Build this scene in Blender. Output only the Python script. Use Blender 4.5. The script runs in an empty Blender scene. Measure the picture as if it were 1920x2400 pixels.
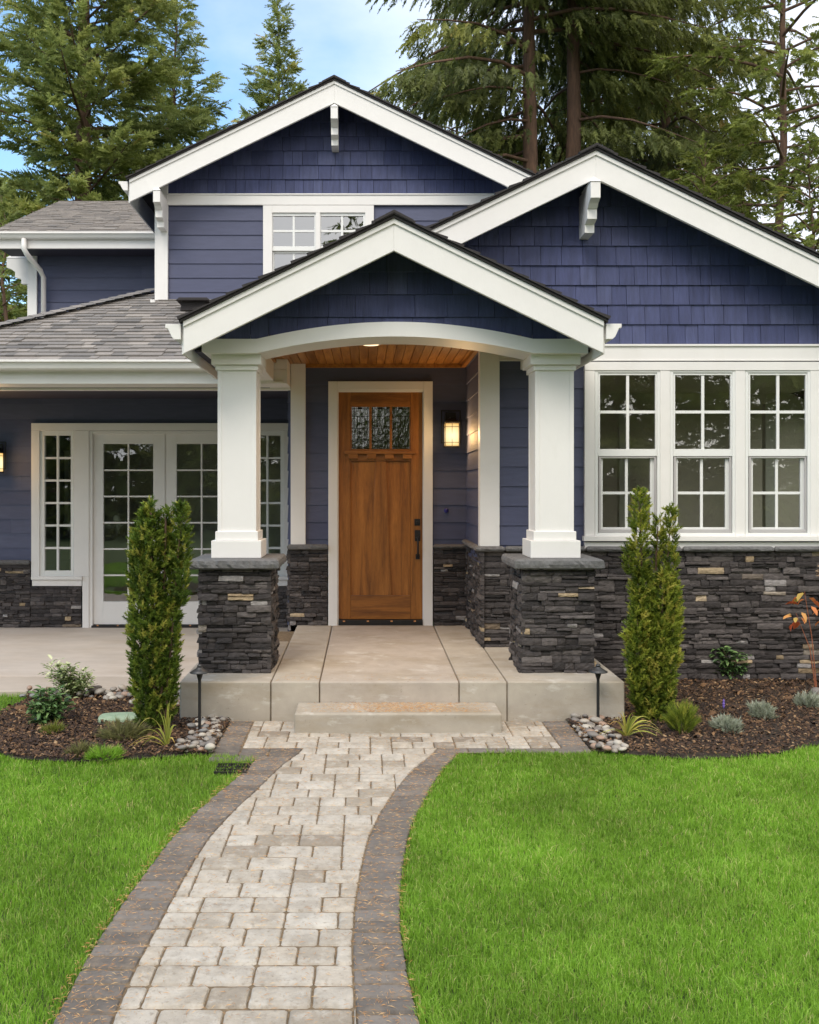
import bpy, bmesh, math, random
import numpy as np
from mathutils import Vector, Matrix, noise

scene = bpy.context.scene
C = scene.collection
R = math.radians

# ------------------------------------------------------------------ camera
CAMZ, F, VX, VY = 1.80, 2200.0, 857.0, 1145.0      # eye height, focal length and vanishing point in photo pixels
cam_d = bpy.data.cameras.new("camera")
cam = bpy.data.objects.new("camera", cam_d)
C.objects.link(cam)
cam.location = (0, 0, CAMZ)
cam.rotation_euler = (R(90), 0, 0)
cam_d.sensor_fit = 'HORIZONTAL'
cam_d.sensor_width = 36
cam_d.lens = F / 1920 * 36
cam_d.shift_x = (960 - VX) / 1920
cam_d.shift_y = (VY - 1200) / 1920
cam_d.clip_start = 0.05
cam_d.clip_end = 1500
scene.camera = cam

# ------------------------------------------------------------------ world, sun, exposure
SUN_EL, SUN_AZ = R(52), R(205)      # sun behind the camera, a little to the left
scene.view_settings.view_transform = 'Standard'
scene.view_settings.look = 'None'
scene.view_settings.gamma = 1
scene.view_settings.exposure = 0.42
world = bpy.data.worlds.new("World")
scene.world = world
world.use_nodes = True
wt = world.node_tree
wt.nodes.clear()


def nd(nt, typ, ins=None, **props):
    n = nt.nodes.new(typ)
    for k, v in props.items():
        setattr(n, k, v)
    if ins:
        for k, v in ins.items():
            s = n.inputs[k]
            if hasattr(v, 'node'):
                nt.links.new(v, s)
            else:
                s.default_value = v
    return n


def ramp(nt, fac, stops, interp='LINEAR'):
    n = nt.nodes.new('ShaderNodeValToRGB')
    n.color_ramp.interpolation = interp
    e = n.color_ramp.elements
    while len(e) > 1:
        e.remove(e[-1])
    for i, (p, c) in enumerate(stops):
        if not hasattr(c, '__len__'):
            c = (c, c, c)
        c = tuple(c) + ((1,) if len(c) == 3 else ())
        if i == 0:
            e[0].position = p
            e[0].color = c
        else:
            x = e.new(p)
            x.color = c
    nt.links.new(fac, n.inputs[0])
    return n.outputs[0]


sky = nd(wt, 'ShaderNodeTexSky', sky_type='NISHITA', sun_disc=False, sun_elevation=SUN_EL, sun_rotation=SUN_AZ,
         air_density=1.0, dust_density=0.6, ozone_density=1.6)
tc = nd(wt, 'ShaderNodeTexCoord')
sep = nd(wt, 'ShaderNodeSeparateXYZ', {0: tc.outputs['Generated']})
# clouds on a flat layer overhead: direction divided by height
hz = nd(wt, 'ShaderNodeMath', {0: sep.outputs[2], 1: 0.22}, operation='ADD')
cx = nd(wt, 'ShaderNodeMath', {0: sep.outputs[0], 1: hz.outputs[0]}, operation='DIVIDE')
cy = nd(wt, 'ShaderNodeMath', {0: sep.outputs[1], 1: hz.outputs[0]}, operation='DIVIDE')
cv = nd(wt, 'ShaderNodeCombineXYZ', {0: cx.outputs[0], 1: cy.outputs[0], 2: 3.7})
n1 = nd(wt, 'ShaderNodeTexNoise', {'Vector': cv.outputs[0], 'Scale': 1.5, 'Detail': 7.0, 'Roughness': 0.52})
# more cloud to the right of and behind the viewer
bx_ = nd(wt, 'ShaderNodeMath', {0: sep.outputs[0], 1: 0.75, 2: 0.0}, operation='MULTIPLY_ADD')
by_ = nd(wt, 'ShaderNodeMath', {0: sep.outputs[1], 1: -0.33, 2: bx_.outputs[0]}, operation='MULTIPLY_ADD')
sm = nd(wt, 'ShaderNodeMath', {0: n1.outputs[0], 1: by_.outputs[0]}, operation='ADD')
mask = ramp(wt, sm.outputs[0], [(0.04, 0.0), (0.20, 0.45), (0.42, 0.95)])
bright = ramp(wt, by_.outputs[0], [(0.0, (6.6, 6.9, 7.6)), (0.45, (10.6, 10.2, 9.6))])


def mixin(n, nt, fac, a, b):
    for s_ in n.inputs:
        if s_.type == 'VALUE' and s_.name == 'Factor':
            (nt.links.new(fac, s_) if hasattr(fac, 'node') else setattr(s_, 'default_value', fac))
        if s_.type == 'RGBA' and s_.name in 'AB':
            v = a if s_.name == 'A' else b
            if hasattr(v, 'node'):
                nt.links.new(v, s_)
            else:
                s_.default_value = tuple(v) + ((1,) if len(v) == 3 else ())
    return [o for o in n.outputs if o.type == 'RGBA'][0]


def mixrgb(nt, fac, a, b, blend='MIX'):
    n = nt.nodes.new('ShaderNodeMix')
    n.data_type = 'RGBA'
    n.blend_type = blend
    return mixin(n, nt, fac, a, b)


skyb = mixrgb(wt, 1.0, sky.outputs[0], (1.55, 1.75, 1.75), 'MULTIPLY')
skyo = mixrgb(wt, mask, skyb, bright)
bg = nd(wt, 'ShaderNodeBackground', {'Color': skyo, 'Strength': 0.14})
wo = nd(wt, 'ShaderNodeOutputWorld', {'Surface': bg.outputs[0]})

sun_d = bpy.data.lights.new("sun", 'SUN')
sun_d.energy = 1.9
sun_d.angle = R(26)
sun_d.color = (1.0, 0.935, 0.83)
sun = bpy.data.objects.new("sun", sun_d)
C.objects.link(sun)
sd = Vector((math.sin(SUN_AZ) * math.cos(SUN_EL), math.cos(SUN_AZ) * math.cos(SUN_EL), math.sin(SUN_EL)))
sun.rotation_euler = (-sd).to_track_quat('-Z', 'Y').to_euler()
sun.location = sd * 60

# ------------------------------------------------------------------ helpers
rng = random.Random(7)
NR = np.random.default_rng(11)


def X(px, Y):
    return (px - VX) * Y / F


def Z(py, Y):
    return CAMZ - (py - VY) * Y / F


def G(px, py, z=0.0):
    """a point of the ground seen at that place of the photograph"""
    Y = (CAMZ - z) * F / (py - VY)
    return (X(px, Y), Y)


def tag(o, label=None, cat=None, group=None, kind=None):
    if label:
        o['label'] = label
    if cat:
        o['category'] = cat
    if group:
        o['group'] = group
    if kind:
        o['kind'] = kind
    return o


def link(o, parent=None):
    C.objects.link(o)
    if parent is not None:
        o.parent = parent
    return o


def empty(name, loc=(0, 0, 0), rz=0.0):
    o = bpy.data.objects.new(name, None)
    o.empty_display_size = 0.1
    o.location = loc
    o.rotation_euler = (0, 0, rz)
    C.objects.link(o)
    return o


def children(o):
    return [c for c in bpy.data.objects if c.parent == o]


def copy_tree(o, parent=None):
    kids = children(o)
    c = o.copy()
    C.objects.link(c)
    if parent is not None:
        c.parent = parent
    for k in kids:
        copy_tree(k, c)
    return c


class MB:
    """collects faces; build() links them as ONE mesh object"""

    def __init__(self):
        self.v, self.f, self.r, self.m = [], [], [], []

    def face(self, pts, rnd=0.5, m=0):
        b = len(self.v)
        self.v += [tuple(p) for p in pts]
        self.f.append(tuple(range(b, b + len(pts))))
        self.r.append(rnd)
        self.m.append(m)

    def mesh(self, pts, faces, rnd=0.5, m=0):
        b = len(self.v)
        self.v += [tuple(p) for p in pts]
        for fc in faces:
            self.f.append(tuple(b + i for i in fc))
            self.r.append(rnd)
            self.m.append(m)

    def box(self, x0, x1, y0, y1, z0, z1, rnd=0.5, m=0):
        p = [(x0, y0, z0), (x1, y0, z0), (x1, y1, z0), (x0, y1, z0), (x0, y0, z1), (x1, y0, z1), (x1, y1, z1), (x0, y1, z1)]
        self.mesh(p, [(0, 3, 2, 1), (4, 5, 6, 7), (0, 1, 5, 4), (1, 2, 6, 5), (2, 3, 7, 6), (3, 0, 4, 7)], rnd, m)

    def pbox(self, px0, px1, py0, py1, Y, d, rnd=0.5, m=0):
        """a board whose front face is at distance Y, edges measured on the photograph"""
        self.box(X(px0, Y), X(px1, Y), Y, Y + d, Z(py1, Y), Z(py0, Y), rnd, m)

    def prism(self, poly, a, b, axis='Y', rnd=0.5, m=0):
        """extrude a 2D outline (x,z) along Y, (y,z) along X or (x,y) along Z"""
        def P(p, t):
            return {'Y': (p[0], t, p[1]), 'X': (t, p[0], p[1]), 'Z': (p[0], p[1], t)}[axis]
        n = len(poly)
        pts = [P(p, a) for p in poly] + [P(p, b) for p in poly]
        fs = [tuple(range(n)), tuple(range(2 * n - 1, n - 1, -1))]
        fs += [(i, i + n, (i + 1) % n + n, (i + 1) % n) for i in range(n)]
        self.mesh(pts, fs, rnd, m)

    def tube(self, pts, radii, seg=8, rnd=0.5, m=0, cap=True):
        pts = [Vector(p) for p in pts]
        if not hasattr(radii, '__len__'):
            radii = [radii] * len(pts)
        ref = Vector((0.31, 0.17, 0.93))
        V, Fc = [], []
        for i, p in enumerate(pts):
            d = (pts[min(i + 1, len(pts) - 1)] - pts[max(i - 1, 0)])
            if d.length < 1e-9:
                d = Vector((0, 0, 1))
            d.normalize()
            rf = ref if abs(d.dot(ref)) < 0.9 else Vector((1, 0, 0))
            u = d.cross(rf).normalized()
            w = d.cross(u)
            for k in range(seg):
                a = 2 * math.pi * k / seg
                V.append(p + (u * math.cos(a) + w * math.sin(a)) * radii[i])
        for i in range(len(pts) - 1):
            for k in range(seg):
                Fc.append((i * seg + k, i * seg + (k + 1) % seg, (i + 1) * seg + (k + 1) % seg, (i + 1) * seg + k))
        if cap:
            Fc.append(tuple(range(seg - 1, -1, -1)))
            Fc.append(tuple(range((len(pts) - 1) * seg, len(pts) * seg)))
        self.mesh(V, Fc, rnd, m)

    def lathe(self, prof, cx=0, cy=0, seg=20, rnd=0.5, m=0):
        V, Fc = [], []
        for r, z in prof:
            for k in range(seg):
                a = 2 * math.pi * k / seg
                V.append((cx + r * math.cos(a), cy + r * math.sin(a), z))
        for i in range(len(prof) - 1):
            for k in range(seg):
                Fc.append((i * seg + k, i * seg + (k + 1) % seg, (i + 1) * seg + (k + 1) % seg, (i + 1) * seg + k))
        Fc.append(tuple(range(seg - 1, -1, -1)))
        Fc.append(tuple(range((len(prof) - 1) * seg, len(prof) * seg)))
        self.mesh(V, Fc, rnd, m)

    def build(self, name, mat, parent=None, bevel=0.0, smooth=False, seg=2):
        me = bpy.data.meshes.new(name)
        me.from_pydata(self.v, [], self.f)
        mats = mat if isinstance(mat, (list, tuple)) else [mat]
        for k in mats:
            me.materials.append(k)
        if len(mats) > 1:
            me.polygons.foreach_set('material_index', self.m)
        a = me.attributes.new('rnd', 'FLOAT', 'FACE')
        a.data.foreach_set('value', self.r)
        if smooth:
            me.polygons.foreach_set('use_smooth', [True] * len(self.f))
        me.update()
        o = bpy.data.objects.new(name, me)
        link(o, parent)
        if bevel:
            b = o.modifiers.new('bevel', 'BEVEL')
            b.width = bevel
            b.segments = seg
            b.limit_method = 'ANGLE'
            b.angle_limit = R(40)
        return o


def np_mesh(name, verts, faces, rnd, mat, parent=None, smooth=False):
    """mesh from arrays: verts (n,3), faces (m,k)"""
    me = bpy.data.meshes.new(name)
    nv, (nf, k) = len(verts), faces.shape
    me.vertices.add(nv)
    me.vertices.foreach_set('co', np.ascontiguousarray(verts, dtype=np.float32).ravel())
    me.loops.add(nf * k)
    me.loops.foreach_set('vertex_index', np.ascontiguousarray(faces, dtype=np.int32).ravel())
    me.polygons.add(nf)
    me.polygons.foreach_set('loop_start', np.arange(0, nf * k, k, dtype=np.int32))
    if smooth:
        me.polygons.foreach_set('use_smooth', np.ones(nf, dtype=bool))
    a = me.attributes.new('rnd', 'FLOAT', 'FACE')
    a.data.foreach_set('value', np.ascontiguousarray(rnd, dtype=np.float32))
    me.materials.append(mat)
    me.update(calc_edges=True)
    o = bpy.data.objects.new(name, me)
    return link(o, parent)


def frames(d, up):
    """rotation matrices whose x axis is d and whose z axis leans to up; both (n,3)"""
    d = d / np.linalg.norm(d, axis=1, keepdims=True)
    y = np.cross(up, d)
    ln = np.linalg.norm(y, axis=1, keepdims=True)
    y = np.where(ln < 1e-4, np.array([[0.0, 1.0, 0.0]]), y / np.maximum(ln, 1e-6))
    z = np.cross(d, y)
    return np.stack([d, y, z], axis=2)


def scatter(temps, mats, pos, scale, rnd):
    """copies of template meshes [(verts, tris)] as one pair of arrays"""
    n = len(pos)
    ch = NR.integers(0, len(temps), n)
    VS, FS, RS, base = [], [], [], 0
    for k, (tv, tf) in enumerate(temps):
        ix = np.nonzero(ch == k)[0]
        if not len(ix):
            continue
        s = scale[ix]
        s = s[:, None, None] if s.ndim == 1 else s[:, None, :]
        v = np.einsum('nij,nmj->nmi', mats[ix], tv[None] * s) + pos[ix][:, None, :]
        f = tf[None] + (np.arange(len(ix)) * len(tv))[:, None, None] + base
        VS.append(v.reshape(-1, 3))
        FS.append(f.reshape(-1, tf.shape[1]))
        RS.append(np.repeat(rnd[ix], len(tf)))
        base += len(ix) * len(tv)
    return np.concatenate(VS), np.concatenate(FS), np.concatenate(RS)


def clip(poly, region):
    """clip a polygon with a convex counter-clockwise region (2D)"""
    out = list(poly)
    n = len(region)
    for i in range(n):
        a, b = region[i], region[(i + 1) % n]
        ex, ey = b[0] - a[0], b[1] - a[1]
        inp, out = out, []
        for j in range(len(inp)):
            p, q = inp[j], inp[(j + 1) % len(inp)]
            dp = ex * (p[1] - a[1]) - ey * (p[0] - a[0])
            dq = ex * (q[1] - a[1]) - ey * (q[0] - a[0])
            if dp >= 0:
                out.append(p)
            if (dp >= 0) != (dq >= 0):
                t = dp / (dp - dq)
                out.append((p[0] + (q[0] - p[0]) * t, p[1] + (q[1] - p[1]) * t))
        if len(out) < 3:
            return []
    return out


def minus(rects, hole):
    """cut a rectangular hole out of rectangles (u0,u1,v0,v1)"""
    out = []
    a0, a1, b0, b1 = hole
    for (u0, u1, v0, v1) in rects:
        if u1 <= a0 or u0 >= a1 or v1 <= b0 or v0 >= b1:
            out.append((u0, u1, v0, v1))
            continue
        if u0 < a0:
            out.append((u0, a0, v0, v1))
        if u1 > a1:
            out.append((a1, u1, v0, v1))
        m0, m1 = max(u0, a0), min(u1, a1)
        if v0 < b0:
            out.append((m0, m1, v0, b0))
        if v1 > b1:
            out.append((m0, m1, b1, v1))
    return out


def laps(mb, O, U, V, N, cells, low, high, region=None, holes=(), m=0, jit=0.0):
    """lapped boards, shingles or roof tabs: each cell (u0,u1,v0,v1,rnd) tilts out at its lower edge"""
    O, U, V, N = Vector(O), Vector(U), Vector(V), Vector(N)
    for (u0, u1, v0, v1, rd) in cells:
        rects = [(u0, u1, v0, v1)]
        for h in holes:
            rects = minus(rects, h)
        j = (rng.random() - 0.5) * jit
        for (a0, a1, b0, b1) in rects:
            poly = [(a0, b0), (a1, b0), (a1, b1), (a0, b1)]
            if region:
                poly = clip(poly, region)
                if not poly:
                    continue
            top, bot = [], []
            for (u, v) in poly:
                t = (v - v0) / (v1 - v0)
                p = O + U * u + V * v
                top.append(p + N * (low + j + (high - low) * t))
                bot.append(p)
            n = len(poly)
            mb.mesh(top + bot, [tuple(range(n))] + [(i, i + n, (i + 1) % n + n, (i + 1) % n) for i in range(n)], rd, m)


def plank_cells(u0, u1, v0, v1, pitch, phase=0.0, length=3.6):
    out = []
    v = v0 - phase
    k = 0
    while v < v1:
        cut = [u0]
        x = u0 + (0.37 * (k * 1.7 % 1) + 0.2) * length + 1.0
        while x < u1 - 0.4:
            cut.append(x)
            x += length
        cut.append(u1)
        for a, b in zip(cut[:-1], cut[1:]):
            a2, b2 = max(v, v0), min(v + pitch, v1)
            if b2 - a2 > 0.01:
                out.append((a, b - (0.0015 if b < u1 else 0), v if a2 == v else a2, b2, rng.random()))
        v += pitch
        k += 1
    return out


def shingle_cells(u0, u1, v0, v1, pitch, phase=0.0, wmin=0.11, wmax=0.26, gap=0.004):
    out = []
    v = v0 - phase
    while v < v1:
        u = u0 - rng.random() * 0.2
        while u < u1:
            w = rng.uniform(wmin, wmax)
            out.append((u, u + w - gap, v, v + pitch, rng.random()))
            u += w
        v += pitch
    return out


def stones(mb, O, U, V, N, u0, u1, v0, v1, seed=0, thick=0.05, scale=1.0):
    """dry-stacked ledge stone: every stone its own rough block in the one mesh"""
    rg = random.Random(seed)
    O, U, V, N = Vector(O), Vector(U), Vector(V), Vector(N)

    def stone(a0, a1, b0, b1):
        g = 0.0015
        a0 += g
        a1 -= g
        b0 += g
        b1 -= g
        if a1 - a0 < 0.01 or b1 - b0 < 0.008:
            return
        dep = thick * rg.uniform(0.42, 1.0)
        tl, tb = rg.uniform(-0.006, 0.006), rg.uniform(-0.009, 0.005)
        nu = max(3, min(9, int((a1 - a0) / 0.035) + 2))
        nv = 4
        pts, fs = [], []
        sx = rg.uniform(0, 50)
        for i in range(nv):
            for k in range(nu):
                fu, fv = k / (nu - 1), i / (nv - 1)
                ed = (0.004 if k in (0, nu - 1) else 0) + (0.004 if i in (0, nv - 1) else 0)
                uu = a0 + (a1 - a0) * fu
                vv = b0 + (b1 - b0) * fv
                if 0 < i < nv - 1:
                    vv += rg.uniform(-0.15, 0.15) * (b1 - b0)
                else:
                    vv += noise.noise(Vector((uu * 14, sx, i * 5.0))) * 0.0035
                w = dep - ed + tl * (fu - 0.5) * 2 + tb * (fv - 0.5) * 2
                w += rg.uniform(-0.0025, 0.0025)
                pts.append(O + U * uu + V * vv + N * max(w, 0.006))
        for i in range(nv - 1):
            for k in range(nu - 1):
                q = i * nu + k
                fs.append((q, q + 1, q + nu + 1, q + nu))
        ring = list(range(nu)) + [i * nu + nu - 1 for i in range(1, nv)] + list(range((nv - 1) * nu + nu - 2, (nv - 1) * nu - 1, -1)) + \
            [i * nu for i in range(nv - 2, 0, -1)]
        base = len(pts)
        for q in ring:
            fu, fv = (q % nu) / (nu - 1), (q // nu) / (nv - 1)
            pts.append(O + U * (a0 + (a1 - a0) * fu) + V * (b0 + (b1 - b0) * fv))
        n = len(ring)
        for i in range(n):
            fs.append((ring[i], base + i, base + (i + 1) % n, ring[(i + 1) % n]))
        mb.mesh(pts, fs, rg.random())

    v = v0
    while v < v1 - 0.012:
        h = rg.choice([0.034, 0.042, 0.05, 0.056, 0.068, 0.075]) * scale
        if v + h > v1 - 0.02:
            h = v1 - v
        u = u0
        while u < u1 - 0.005:
            w = rg.choice([0.085, 0.1, 0.13, 0.16, 0.2, 0.26, 0.31]) * scale
            if u + w > u1 - 0.05:
                w = u1 - u
            if h > 0.048 and rg.random() < 0.38 and w > 0.11:
                s = rg.uniform(0.38, 0.62)
                stone(u, u + w, v, v + h * s)
                if rg.random() < 0.4:
                    t = rg.uniform(0.35, 0.65)
                    stone(u, u + w * t, v + h * s, v + h)
                    stone(u + w * t, u + w, v + h * s, v + h)
                else:
                    stone(u, u + w, v + h * s, v + h)
            else:
                stone(u, u + w, v, v + h)
            u += w
        v += h


def rough_slab(mb, x0, x1, y0, y1, z0, z1, amp=0.008, seed=0, step=0.03, rnd=0.5):
    """a stone cap: bullnosed and hand-chiselled on its edges"""
    bm = bmesh.new()
    nx, ny = max(2, int((x1 - x0) / step)), max(2, int((y1 - y0) / step))
    prof = [(0.022, z1), (0.006, z1 - 0.012), (0.0, (z0 + z1) / 2), (0.004, z0 + 0.012), (0.02, z0)]
    loop0 = [(i / nx, 0) for i in range(nx)] + [(1, j / ny) for j in range(ny)] + [(1 - i / nx, 1) for i in range(nx)] + [(0, 1 - j / ny) for j in range(ny)]
    pts, fs = [], []
    n = len(loop0)
    for li, (ins, z) in enumerate(prof):
        for (fx, fy) in loop0:
            a = noise.noise(Vector((fx * (x1 - x0) * 26 + seed, fy * (y1 - y0) * 26, z * 60))) * amp * 1.5 + rng.uniform(-1, 1) * amp * 0.3
            i2 = ins + (a if 0 < li < 4 else 0)
            pts.append((x0 + i2 + (x1 - x0 - 2 * i2) * fx, y0 + i2 + (y1 - y0 - 2 * i2) * fy, z + (rng.uniform(-1, 1) * 0.002 if li else 0)))
    for li in range(len(prof) - 1):
        for i in range(n):
            j = (i + 1) % n
            fs.append((li * n + i, (li + 1) * n + i, (li + 1) * n + j, li * n + j))
    fs.append(tuple(range(n)))
    fs.append(tuple(range((len(prof)) * n - 1, (len(prof) - 1) * n - 1, -1)))
    mb.mesh(pts, fs, rnd)
    bm.free()


# ------------------------------------------------------------------ materials
def new_mat(name):
    m = bpy.data.materials.new(name)
    m.use_nodes = True
    nt = m.node_tree
    nt.nodes.clear()
    out = nt.nodes.new('ShaderNodeOutputMaterial')
    return m, nt, out


def coord(nt, scale=(1, 1, 1)):
    t = nd(nt, 'ShaderNodeTexCoord')
    mp = nd(nt, 'ShaderNodeMapping', {'Vector': t.outputs['Object']})
    mp.inputs['Scale'].default_value = scale
    return mp.outputs[0]


def surf(name, base, rough=0.6, noise_s=8.0, var=0.15, stretch=(1, 1, 1), bump=0.0, bump_s=60.0, bump_stretch=(1, 1, 1), rnd=None, spec=0.5, metal=0.0,
         detail=5.0, extra=None):
    """painted or mineral surface: base colour, its noise variation and a fine relief; rnd = ramp stops by piece"""
    m, nt, out = new_mat(name)
    if rnd:
        at = nd(nt, 'ShaderNodeAttribute', attribute_name='rnd')
        col = ramp(nt, at.outputs['Fac'], rnd)
    else:
        rg_ = nd(nt, 'ShaderNodeRGB')
        rg_.outputs[0].default_value = tuple(base) + (1,)
        col = rg_.outputs[0]
    nz = nd(nt, 'ShaderNodeTexNoise', {'Vector': coord(nt, stretch), 'Scale': noise_s, 'Detail': detail, 'Roughness': 0.6})
    mul = ramp(nt, nz.outputs[0], [(0.25, 1 - var), (0.75, 1 + var)])
    col = mixrgb(nt, 1.0, col, mul, 'MULTIPLY')
    if extra:
        col = extra(nt, col)
    p = nd(nt, 'ShaderNodeBsdfPrincipled', {'Base Color': col, 'Roughness': rough, 'Metallic': metal, 'Specular IOR Level': spec})
    if bump:
        b1 = nd(nt, 'ShaderNodeTexNoise', {'Vector': coord(nt, bump_stretch), 'Scale': bump_s, 'Detail': 6.0, 'Roughness': 0.65})
        bp = nd(nt, 'ShaderNodeBump', {'Height': b1.outputs[0], 'Strength': bump, 'Distance': 0.01})
        nt.links.new(bp.outputs[0], p.inputs['Normal'])
    nt.links.new(p.outputs[0], out.inputs[0])
    return m


def stain(scale, lo, hi, colr, amount, stretch=(1, 1, 1)):
    def f(nt, col):
        nz = nd(nt, 'ShaderNodeTexNoise', {'Vector': coord(nt, stretch), 'Scale': scale, 'Detail': 8.0, 'Roughness': 0.62})
        fac = ramp(nt, nz.outputs[0], [(lo, 0.0), (hi, amount)])
        return mixrgb(nt, fac, col, colr)
    return f


def chain(*fs):
    def f(nt, col):
        for g in fs:
            col = g(nt, col)
        return col
    return f


WHITE = surf('white_paint', (0.75, 0.725, 0.70), 0.45, 3.0, 0.03, bump=0.10, bump_s=90, bump_stretch=(1, 1, 0.3),
             extra=chain(stain(4.5, 0.60, 0.85, (0.58, 0.55, 0.49), 0.30, (1, 1, 0.45)), stain(55, 0.72, 0.80, (0.50, 0.47, 0.42), 0.35)))
VINYL = surf('white_vinyl', (0.74, 0.74, 0.72), 0.35, 3.0, 0.02)
NAVY = surf('navy_siding', (0.07, 0.068, 0.125), 0.62, 5.0, 0.10, (1, 1, 6), 0.25, 40, (0.6, 0.6, 8),
            rnd=[(0, (0.062, 0.069, 0.128)), (1, (0.080, 0.088, 0.150))])
NAVYS = surf('navy_shingle', (0.05, 0.05, 0.12), 0.66, 26.0, 0.30, (1, 1, 0.10), 0.55, 70, (1, 1, 0.07),
             rnd=[(0, (0.036, 0.045, 0.118)), (0.5, (0.046, 0.056, 0.138)), (1, (0.062, 0.073, 0.158))])
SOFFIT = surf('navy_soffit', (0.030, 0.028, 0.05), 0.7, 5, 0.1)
SHING = surf('roof_shingle', (0.2, 0.18, 0.17), 0.9, 60, 0.22, (1, 1, 1), 0.5, 260,
             rnd=[(0, (0.115, 0.107, 0.102)), (0.35, (0.185, 0.170, 0.158)), (0.7, (0.25, 0.222, 0.20)), (1, (0.31, 0.277, 0.248))])
SHINGD = surf('roof_edge', (0.035, 0.03, 0.03), 0.9, 60, 0.3, bump=0.5, bump_s=200)
STONE = surf('ledge_stone', (0.05, 0.045, 0.05), 0.82, 20, 0.5, (1, 1, 2.2), 0.8, 75, (1, 1, 1.6),
             rnd=[(0, (0.022, 0.018, 0.0175)), (0.30, (0.038, 0.031, 0.030)), (0.62, (0.060, 0.050, 0.048)), (0.86, (0.090, 0.076, 0.072)),
                  (0.95, (0.11, 0.094, 0.088)), (0.955, (0.30, 0.215, 0.125)), (0.972, (0.40, 0.31, 0.20)), (0.974, (0.22, 0.20, 0.195)), (1, (0.34, 0.315, 0.30))],
             extra=stain(55, 0.60, 0.74, (0.20, 0.175, 0.17), 0.5))
CAP = surf('stone_cap', (0.125, 0.122, 0.122), 0.75, 30, 0.35, bump=0.8, bump_s=70)
CONC = surf('concrete', (0.46, 0.41, 0.345), 0.85, 6, 0.12, bump=0.25, bump_s=160,
            rnd=[(0, (0.31, 0.272, 0.22)), (0.5, (0.39, 0.345, 0.285)), (1, (0.40, 0.345, 0.29))],
            extra=chain(stain(2.2, 0.48, 0.70, (0.27, 0.215, 0.14), 0.6, (1, 1.6, 3)), stain(5, 0.58, 0.70, (0.56, 0.53, 0.48), 0.6, (1, 1, 2.4)), stain(38, 0.64, 0.70, (0.2, 0.17, 0.13), 0.5)))
CONCP = surf('patio_concrete', (0.46, 0.405, 0.35), 0.8, 3, 0.10, (0.8, 1.2, 1), bump=0.15, bump_s=120,
             rnd=[(0, (0.42, 0.36, 0.30)), (1, (0.50, 0.44, 0.385))],
             extra=chain(stain(1.4, 0.45, 0.75, (0.34, 0.26, 0.18), 0.5, (0.8, 1.8, 1)), stain(6, 0.58, 0.7, (0.56, 0.50, 0.44), 0.35, (0.7, 2.2, 1))))
PAVER = surf('paver', (0.45, 0.42, 0.38), 0.88, 14, 0.2, bump=0.9, bump_s=55,
             rnd=[(0, (0.22, 0.18, 0.14)), (0.09, (0.30, 0.255, 0.20)), (0.2, (0.37, 0.325, 0.265)), (0.6, (0.43, 0.39, 0.335)), (0.8, (0.42, 0.365, 0.295)), (1, (0.47, 0.43, 0.37))],
             extra=chain(stain(5, 0.48, 0.66, (0.25, 0.21, 0.16), 0.55), stain(16, 0.52, 0.66, (0.52, 0.48, 0.42), 0.5), stain(40, 0.56, 0.68, (0.20, 0.165, 0.12), 0.55)))
PAVERD = surf('dark_paver', (0.14, 0.12, 0.115), 0.85, 14, 0.2, bump=0.5, bump_s=70,
              rnd=[(0, (0.105, 0.091, 0.079)), (1, (0.175, 0.154, 0.136))], extra=chain(stain(12, 0.48, 0.7, (0.25, 0.195, 0.14), 0.5), stain(50, 0.55, 0.68, (0.07, 0.055, 0.045), 0.5)))
JOINT = surf('joint_sand', (0.17, 0.12, 0.07), 0.95, 40, 0.5, bump=0.6, bump_s=200)
SOIL = surf('soil', (0.035, 0.024, 0.016), 0.95, 30, 0.5, bump=0.8, bump_s=60)
TURF = surf('turf_soil', (0.055, 0.085, 0.018), 0.95, 40, 0.5, bump=0.8, bump_s=80)
MULCH = surf('mulch_chip', (0.08, 0.045, 0.025), 0.9, 40, 0.3,
             rnd=[(0, (0.018, 0.010, 0.007)), (0.45, (0.05, 0.026, 0.015)), (0.75, (0.11, 0.058, 0.028)), (0.93, (0.20, 0.11, 0.05)), (1, (0.36, 0.24, 0.13))])
NEEDLE = surf('dry_needle', (0.45, 0.24, 0.09), 0.8, 40, 0.2, rnd=[(0, (0.28, 0.12, 0.035)), (0.6, (0.50, 0.26, 0.09)), (1, (0.62, 0.42, 0.20))])
BLACK = surf('black_metal', (0.018, 0.017, 0.017), 0.5, 30, 0.2, bump=0.15, bump_s=200, metal=0.3)
LAMPM = surf('grey_metal', (0.05, 0.05, 0.052), 0.45, 30, 0.2, bump=0.1, bump_s=200, metal=0.4)
GREYF = surf('grey_vinyl', (0.42, 0.40, 0.40), 0.5, 5, 0.04)
COPPER = surf('copper_stud', (0.75, 0.36, 0.16), 0.35, 5, 0.05, metal=0.6)
BUTTON = surf('blue_cap', (0.02, 0.018, 0.17), 0.35, 5, 0.05)
ROOM = surf('room_plaster', (0.68, 0.63, 0.55), 0.9, 3, 0.05)
ROOMW = surf('room_trim', (0.65, 0.66, 0.60), 0.7, 3, 0.04)
ROOMF = surf('room_floor', (0.10, 0.055, 0.03), 0.6, 6, 0.3, (1, 8, 1))
BARK = surf('bark', (0.115, 0.068, 0.046), 0.95, 5, 0.45, (3, 3, 0.5), 1.0, 9, (3, 3, 0.4), extra=stain(2.5, 0.5, 0.7, (0.19, 0.10, 0.062), 0.5, (3, 3, 0.5)))
TWIG = surf('twig', (0.085, 0.05, 0.03), 0.9, 20, 0.3)
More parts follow.
